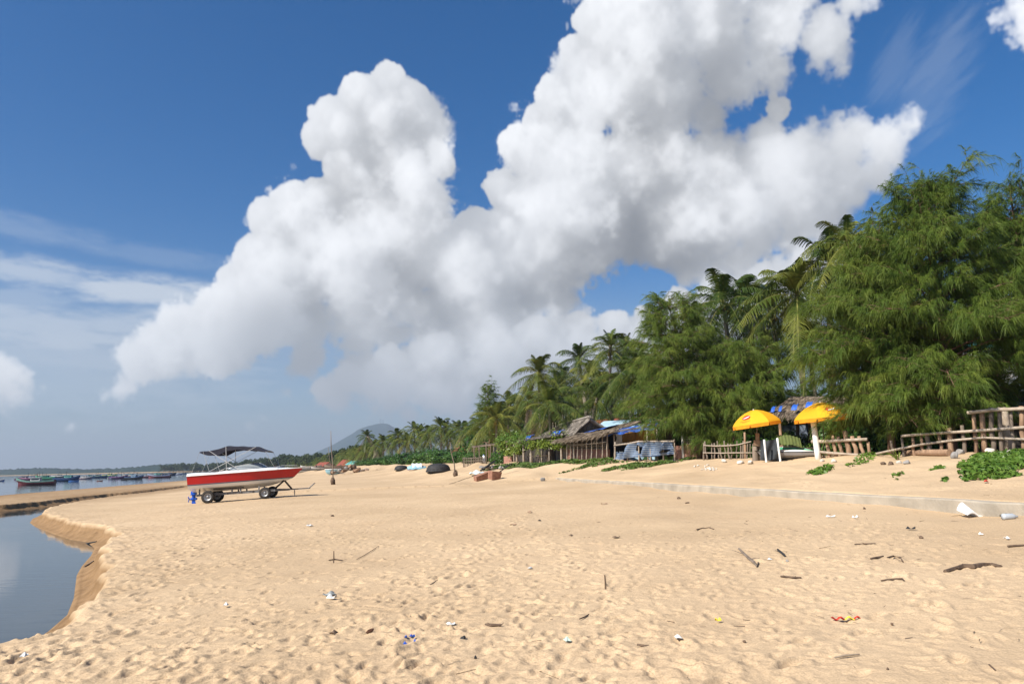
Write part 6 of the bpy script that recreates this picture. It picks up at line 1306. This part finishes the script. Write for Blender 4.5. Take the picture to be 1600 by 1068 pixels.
poly_patch('dune_creeper',strip([(1006,FA,.5,3.0),(1018,FA,.6,3.4),(1034,FA,.3,1.8)]),650,M['dunegrass'],.08,.14,9,.45,True)
poly_patch('dune_creeper',strip([(1044,FA,.6,3.2),(1060,FA,.2,3.0),(1082,BW,.3,3.4),(1098,BW,.4,1.6)]),900,M['dunegrass'],.08,.15,10,.45,True)
# --- driftwood and litter on the open sand
def stick(label,pts,r,mat='drift',fork=0,lift_=.02):
    o,g=gthing('driftwood',label,'driftwood',*pts[len(pts)//2]); n=len(pts); P=[on_ground(*p)-g+Vector((rnd.uniform(-.6,.6)*r,rnd.uniform(-.6,.6)*r,lift_*.3+r*rnd.uniform(.1,.8))) for p in pts]; m=MB(); m.tube(P,[r*(.55+.45*math.sin(math.pi*(k+.6)/n)) for k in range(n)],6)
    for k in range(fork): i=1+k%(n-1); d=(P[i]-P[i-1]); s_=Vector((-d.y,d.x,.25*d.length)); s_=(s_.normalized()*.6+d.normalized()*.8)*(1 if k%2 else -1); s_.z=abs(s_.z); m.tube([P[i],P[i]+s_*d.length*.45+Vector((0,0,.012))],[r*.35,r*.12],4)
    ob=m.build('driftwood',M[mat],loc=g); tag(ob,label,'driftwood'); bpy.data.objects.remove(o); return ob
stick('thick brown driftwood branch near the right edge of the sand',[(1477,894),(1492,889.5),(1505,887.5),(1520,889),(1533,885.5),(1550,884),(1563,887)],.033,'drift',2)
stick('forked grey driftwood branch lying diagonally left of centre right sand',[(1154,859),(1163,868),(1172,874),(1178,880),(1183,886),(1185,880)],.024,'wood',2)
stick('short dark stick below the forked grey branch',[(1221,901),(1229,902.5),(1240,903),(1253,903)],.015,'drift',2)
stick('thin bent twig in the open sand left of the thick branch',[(1377,908),(1388,906),(1400,905),(1410,905),(1414,908)],.012,'drift')
stick('dark broken branch with a black lump at its end',[(1214,860),(1220,864),(1224,868),(1228,870)],.02,'black',1)
stick('long dry twig among scattered twigs on the right',[(1336,851),(1352,850.5),(1368,850)],.012,'drift',1)
stick('twig crossing the scattered litter near the right',[(1386,872),(1396,870),(1406,872),(1410,878)],.014,'drift',3)
stick('thin twig left of the crossing twigs',[(1361,874),(1370,872),(1380,870)],.014,'drift',1)
stick('straight twig pointing up the beach at the right edge',[(1576,855),(1590,853),(1606,852)],.018,'drift')
stick('flat tangle of brown reeds on the upper sand',[(1088,828),(1098,825.5),(1108,825),(1116,827)],.015,'drift',3)
stick('thin straight reed lying far out in the middle sand',[(557,874),(570,867),(582,860),(592,853)],.006,'drift')
stick('long thin stalk lying in the lower right sand',[(1303,1028),(1320,1026),(1342,1023)],.008,'straw')
stick('curved twig at the lower right corner of the sand',[(1546,1040),(1551,1045),(1556,1049)],.008,'drift')
stick('dark twig end at the lower middle edge of the sand',[(996,1009),(1006,1010),(1016,1010)],.012,'drift')
stick('short thin twig standing at an angle in the middle sand',[(672,914),(678,910),(684,906)],.006,'drift')
stick('little twig in the lower middle sand',[(906,968),(914,964),(921,960)],.007,'drift')
stick('dark seed pod stick in the lower middle sand',[(758,977),(770,979),(782,978)],.018,'drift',2)
stick('dark twig at the water edge of the pond, upper one',[(132,851),(140,849),(150,847)],.025,'black')
stick('pale dark twig at the water edge of the pond, lower one',[(132,886),(138,882),(146,877)],.022,'wood')
for px,py,h,lab in ((521,879,.20,'short stick standing upright in the sand left of the middle'),(946,921,.17,'thin stick standing upright in the middle sand')):
    o,g=gthing('driftwood',lab,'driftwood',px,py); m=MB(); m.tube([(0,0,-.05),(.004,0,h*.5),(.0,.01,h)],[.012,.011,.008],5); tag(m.build('driftwood',M['drift'],loc=g),lab,'driftwood'); bpy.data.objects.remove(o)
stick('bundle of dry stalks at the foot of the upright stick',[(514,876),(524,874),(535,876)],.012,'drift',3)
def scrap(name,label,cat,px,py,w,mat,seed=0,kind='sheet',h=.03):
    o,g=gthing(name,label,cat,px,py); W2=w*g.y/1155; q=random.Random(seed); m=MB(); z=random.Random(seed).uniform(0,3)
    if kind=='sheet': m.grid(lambda u,v:((u-.5)*W2+.1*W2*math.sin(v*6+seed),(v-.5)*W2*.62,h*.35+h*(.5+.5*math.sin(u*7+seed))*math.sin(v*3.1)+.008),8,6,0,(0,0,.004))
    elif kind=='lump': m.rock((0,0,h*.5),(W2*.5,W2*.35,h),seed,0,2,.35)
    elif kind=='shell': m.lathe([(.0,.0),(W2*.4,.02),(W2*.5,h*.6),(W2*.44,h*.62),(W2*.34,.04),(0,.03)],12); m.v=[(x,y*.6,zz+.25*x) for x,y,zz in m.v]
    tag(m.build(name,mat if not isinstance(mat,str) else M[mat],loc=g,rot=(0,0,z)),label,cat,'blue plastic shreds' if 'shreds' in label else None); bpy.data.objects.remove(o)
o,g=gthing('foam_board','white polystyrene lid propped on the sand below the wall near the right edge','foam board',1516,807); k=g.y/1155; m=MB(); m.grid(lambda u,v:((u-.5)*27*k,(v-.5)*.28,.02+.20*math.sin(min(1,u*1.25+.12)*math.pi)*(.35+.65*v)),12,6,0,(0,0,.03)); ob=m.build('foam_board',M['foam'],loc=g,rot=(.1,.08,.15)); tag(ob,o['label'],'foam board'); bpy.data.objects.remove(o)
o,g=gthing('plastic_bottle','grey plastic bottle lying in dry weed below the wall','bottle',1567,812); m=MB(); m.lathe([(0,0),(.05,.0),(.055,.03),(.055,.17),(.03,.22),(.018,.24),(.018,.26),(0,.26)],12,axis='X'); m.build('bottle',pm('grey_plastic',(.42,.45,.48),None,3,.2),o,True); o.location.z+=.055
poly_patch('dry_weed',[(1538,806),(1552,798),(1578,799),(1580,806),(1560,812)],420,pm('dried_weed',(.06,.06,.025),(.10,.09,.05),6),.035,.10,21,.4)
M['wrapred']=pm('red_wrapper',(.50,.05,.025),(.40,.03,.02),5,.3); M['wrapyel']=pm('yellow_wrapper',(.75,.62,.06),None,5,.35); M['greywhite']=pm('dirty_white_plastic',(.62,.63,.62),(.48,.48,.46),8,.5)
o,g=gthing('wrapper','torn red and yellow food wrapper on the lower right sand','wrapper',1323,968); k=g.y/1155
for nm,x0,x1,mt_ in (('red_end',-22,-4,'wrapred'),('yellow_middle',-4,10,'wrapyel'),('red_tip',10,23,'wrapred')): m=MB(); m.grid(lambda u,v:((x0+(x1-x0)*u)*k,(v-.5)*.045*(1-.3*math.sin(u*5)),.015+.012*math.sin((x0+(x1-x0)*u)*.5)+.008*math.sin(v*6)),8,4,0,(0,0,.003)); m.build(nm,M[mt_],o)
for a in (('plastic_scrap','crumpled yellow plastic bit on the sand','litter',1122,972,8,'wrapyel',1,'sheet',.025),('plastic_scrap','white crumpled cup near the middle left sand','litter',519,937,13,'greywhite',2,'sheet',.05),('plastic_scrap','grey crumpled bag beside the white cup','litter',514,931,18,pm('grey_bag',(.36,.38,.36),(.25,.27,.26),9,.6),3,'sheet',.04),
 ('plastic_scrap','small white tube end in the middle sand','litter',828,888,9,'greywhite',4,'lump',.02),('plastic_scrap','pale green wrapper in the lower middle sand','litter',886,1003,13,pm('pale_green_plastic',(.50,.62,.52),(.45,.55,.48),5,.5),5,'sheet',.03),('plastic_scrap','white torn sheet at the left upper sand','litter',484,822,11,'greywhite',6,'sheet',.04),
 ('coconut_husk','dark brown coconut husk half in the lower middle sand','coconut husk',578,990,15,pm('husk',(.085,.035,.018),(.05,.022,.012),8,.9),7,'shell',.055),('coconut_husk','small black husk lump right of the brown husk','coconut husk',724,998,9,'black',8,'lump',.02),('coconut_husk','dark leaf clump left of the brown husk','leaf',521,992,14,'drift',9,'sheet',.03),
 ('coconut_husk','brown husk on the sand right of the speedboat shadow','coconut husk',519,806,9,'drift',10,'lump',.04),('coconut_husk','brown dry leaf in the upper middle sand','leaf',828,801,11,'log',11,'sheet',.04),('coconut_husk','dark lump on the sand in the upper middle','lump',843,814,7,'black',12,'sheet',.03),
 ('plastic_scrap','orange brown leaf in the upper middle sand','leaf',802,821,9,'log',13,'sheet',.03),('plastic_scrap','orange scrap near the foot of the retaining wall','leaf',944,788,9,'log',14,'sheet',.03),('plastic_scrap','dark twig leaf right of the upper middle','leaf',963,840,10,'drift',15,'sheet',.02),('plastic_scrap','small dark leaf left of it in the upper middle','leaf',892,837,8,'drift',16,'sheet',.02),
 ('pebble','brown stone below the retaining wall, left of centre right','stone',1060,779,8,'drift',17,'lump',.05),('pebble','dark debris lump right of the brown stone','stone',1074,786,8,'drift',18,'lump',.03),('plastic_scrap','white scrap below the wall in the twig area','litter',1337,810,9,'greywhite',19,'sheet',.05),('plastic_scrap','clear flattened bottle piece below the wall','litter',1298,808,12,'greywhite',20,'sheet',.03),
 ('plastic_scrap','small white scrap near the right edge','litter',1573,843,9,'foam',21,'sheet',.03),('plastic_scrap','small white scrap left of it near the right edge','litter',1533,836,6,'foam',22,'sheet',.03),('plastic_scrap','blue grey lid near the forked branch','litter',1203,875,6,'greywhite',23,'sheet',.02),('shell','dark shell beside the forked branch','shell',1230,877,6,'stone',24,'lump',.02),
 ('plastic_scrap','red cloth scrap just above the wall below the vine patch','litter',1541,754,9,'wrapred',25,'sheet',.05),('pebble','dark leaf pile in the twig area','leaf',1424,828,12,'black',26,'sheet',.04),('pebble','dark clump right of the twigs','leaf',1439,841,7,'drift',27,'lump',.03),('pebble','dark clump left in the twig area','leaf',1351,795,5,'drift',28,'lump',.03),
 ('plastic_scrap','white scrap at the left shore sand','litter',353,947,10,'greywhite',29,'sheet',.03),('plastic_scrap','white scrap at the pond bank near the bottom left','litter',38,1027,12,'greywhite',30,'sheet',.03),('plastic_scrap','grey plastic film in the lower left middle sand','litter',704,977,12,'greywhite',31,'sheet',.02),('pebble','small black crumb in the lower middle sand','leaf',743,1028,6,'black',32,'lump',.015),
 ('pebble','dark brown leaf in the lower right sand','leaf',1163,1003,6,'drift',33,'lump',.015),('pebble','dark brown crumb right of the wrapper','leaf',1394,976,6,'drift',34,'lump',.015),('plastic_scrap','grey plastic film in the right lower sand','litter',1060,998,14,'greywhite',35,'sheet',.02),('pebble','little stone in the lower right sand','stone',1387,1047,6,'drift',36,'lump',.015)):
    scrap(*a)
for i,(x,y) in enumerate(((634,998),(642,996),(648,1004),(633,1008),(646,997))): scrap('plastic_scrap','one of several blue plastic shreds scattered together in the lower middle sand','litter',x,y,5,'blue' if i%2 else 'bluetarp',40+i,'sheet',.02)
# fine twigs, husk fibres and leaf crumbs strewn over the sand
q=np.random.default_rng(19); n=1900; px=q.uniform(180,1640,n); py=760+308*q.random(n)**.8; Vv=[];Ff=[];off=0
XY=[]
for a,b in zip(px,py):
    w_=.07+.30*(a>880)*(780<b<900)+.6*(a>600)*math.exp(-((b-(835+18*math.sin(a*.012)))/13)**2)+.35*math.exp(-((b-(985+20*math.sin(a*.009)))/10)**2)
    if q.random()>w_ or (a<500 and b>800 and q.random()<.5): continue
    d=ray(a,b); t=-EYE/d[2]*.94; XY.append((d[0]*t,d[1]*t))
XY=np.array(XY); Z=terrain(XY[:,0],XY[:,1])[0]; ok=Z>-.2; XY=XY[ok];Z=Z[ok]; n=len(XY); P=np.stack([XY[:,0],XY[:,1],Z+.006],1); th=q.uniform(0,6.28,n); D=np.stack([np.cos(th),np.sin(th),q.normal(size=n)*.15],1)
V_,F_=ribbons(P,D,q.uniform(.03,.22,n)*q.uniform(.3,1,n),q.uniform(.004,.011,n),.0,q,2,.6); tag(np_obj('twig_litter',V_,F_,M['drift']),kind='stuff')
print('all',time.time()-T0)
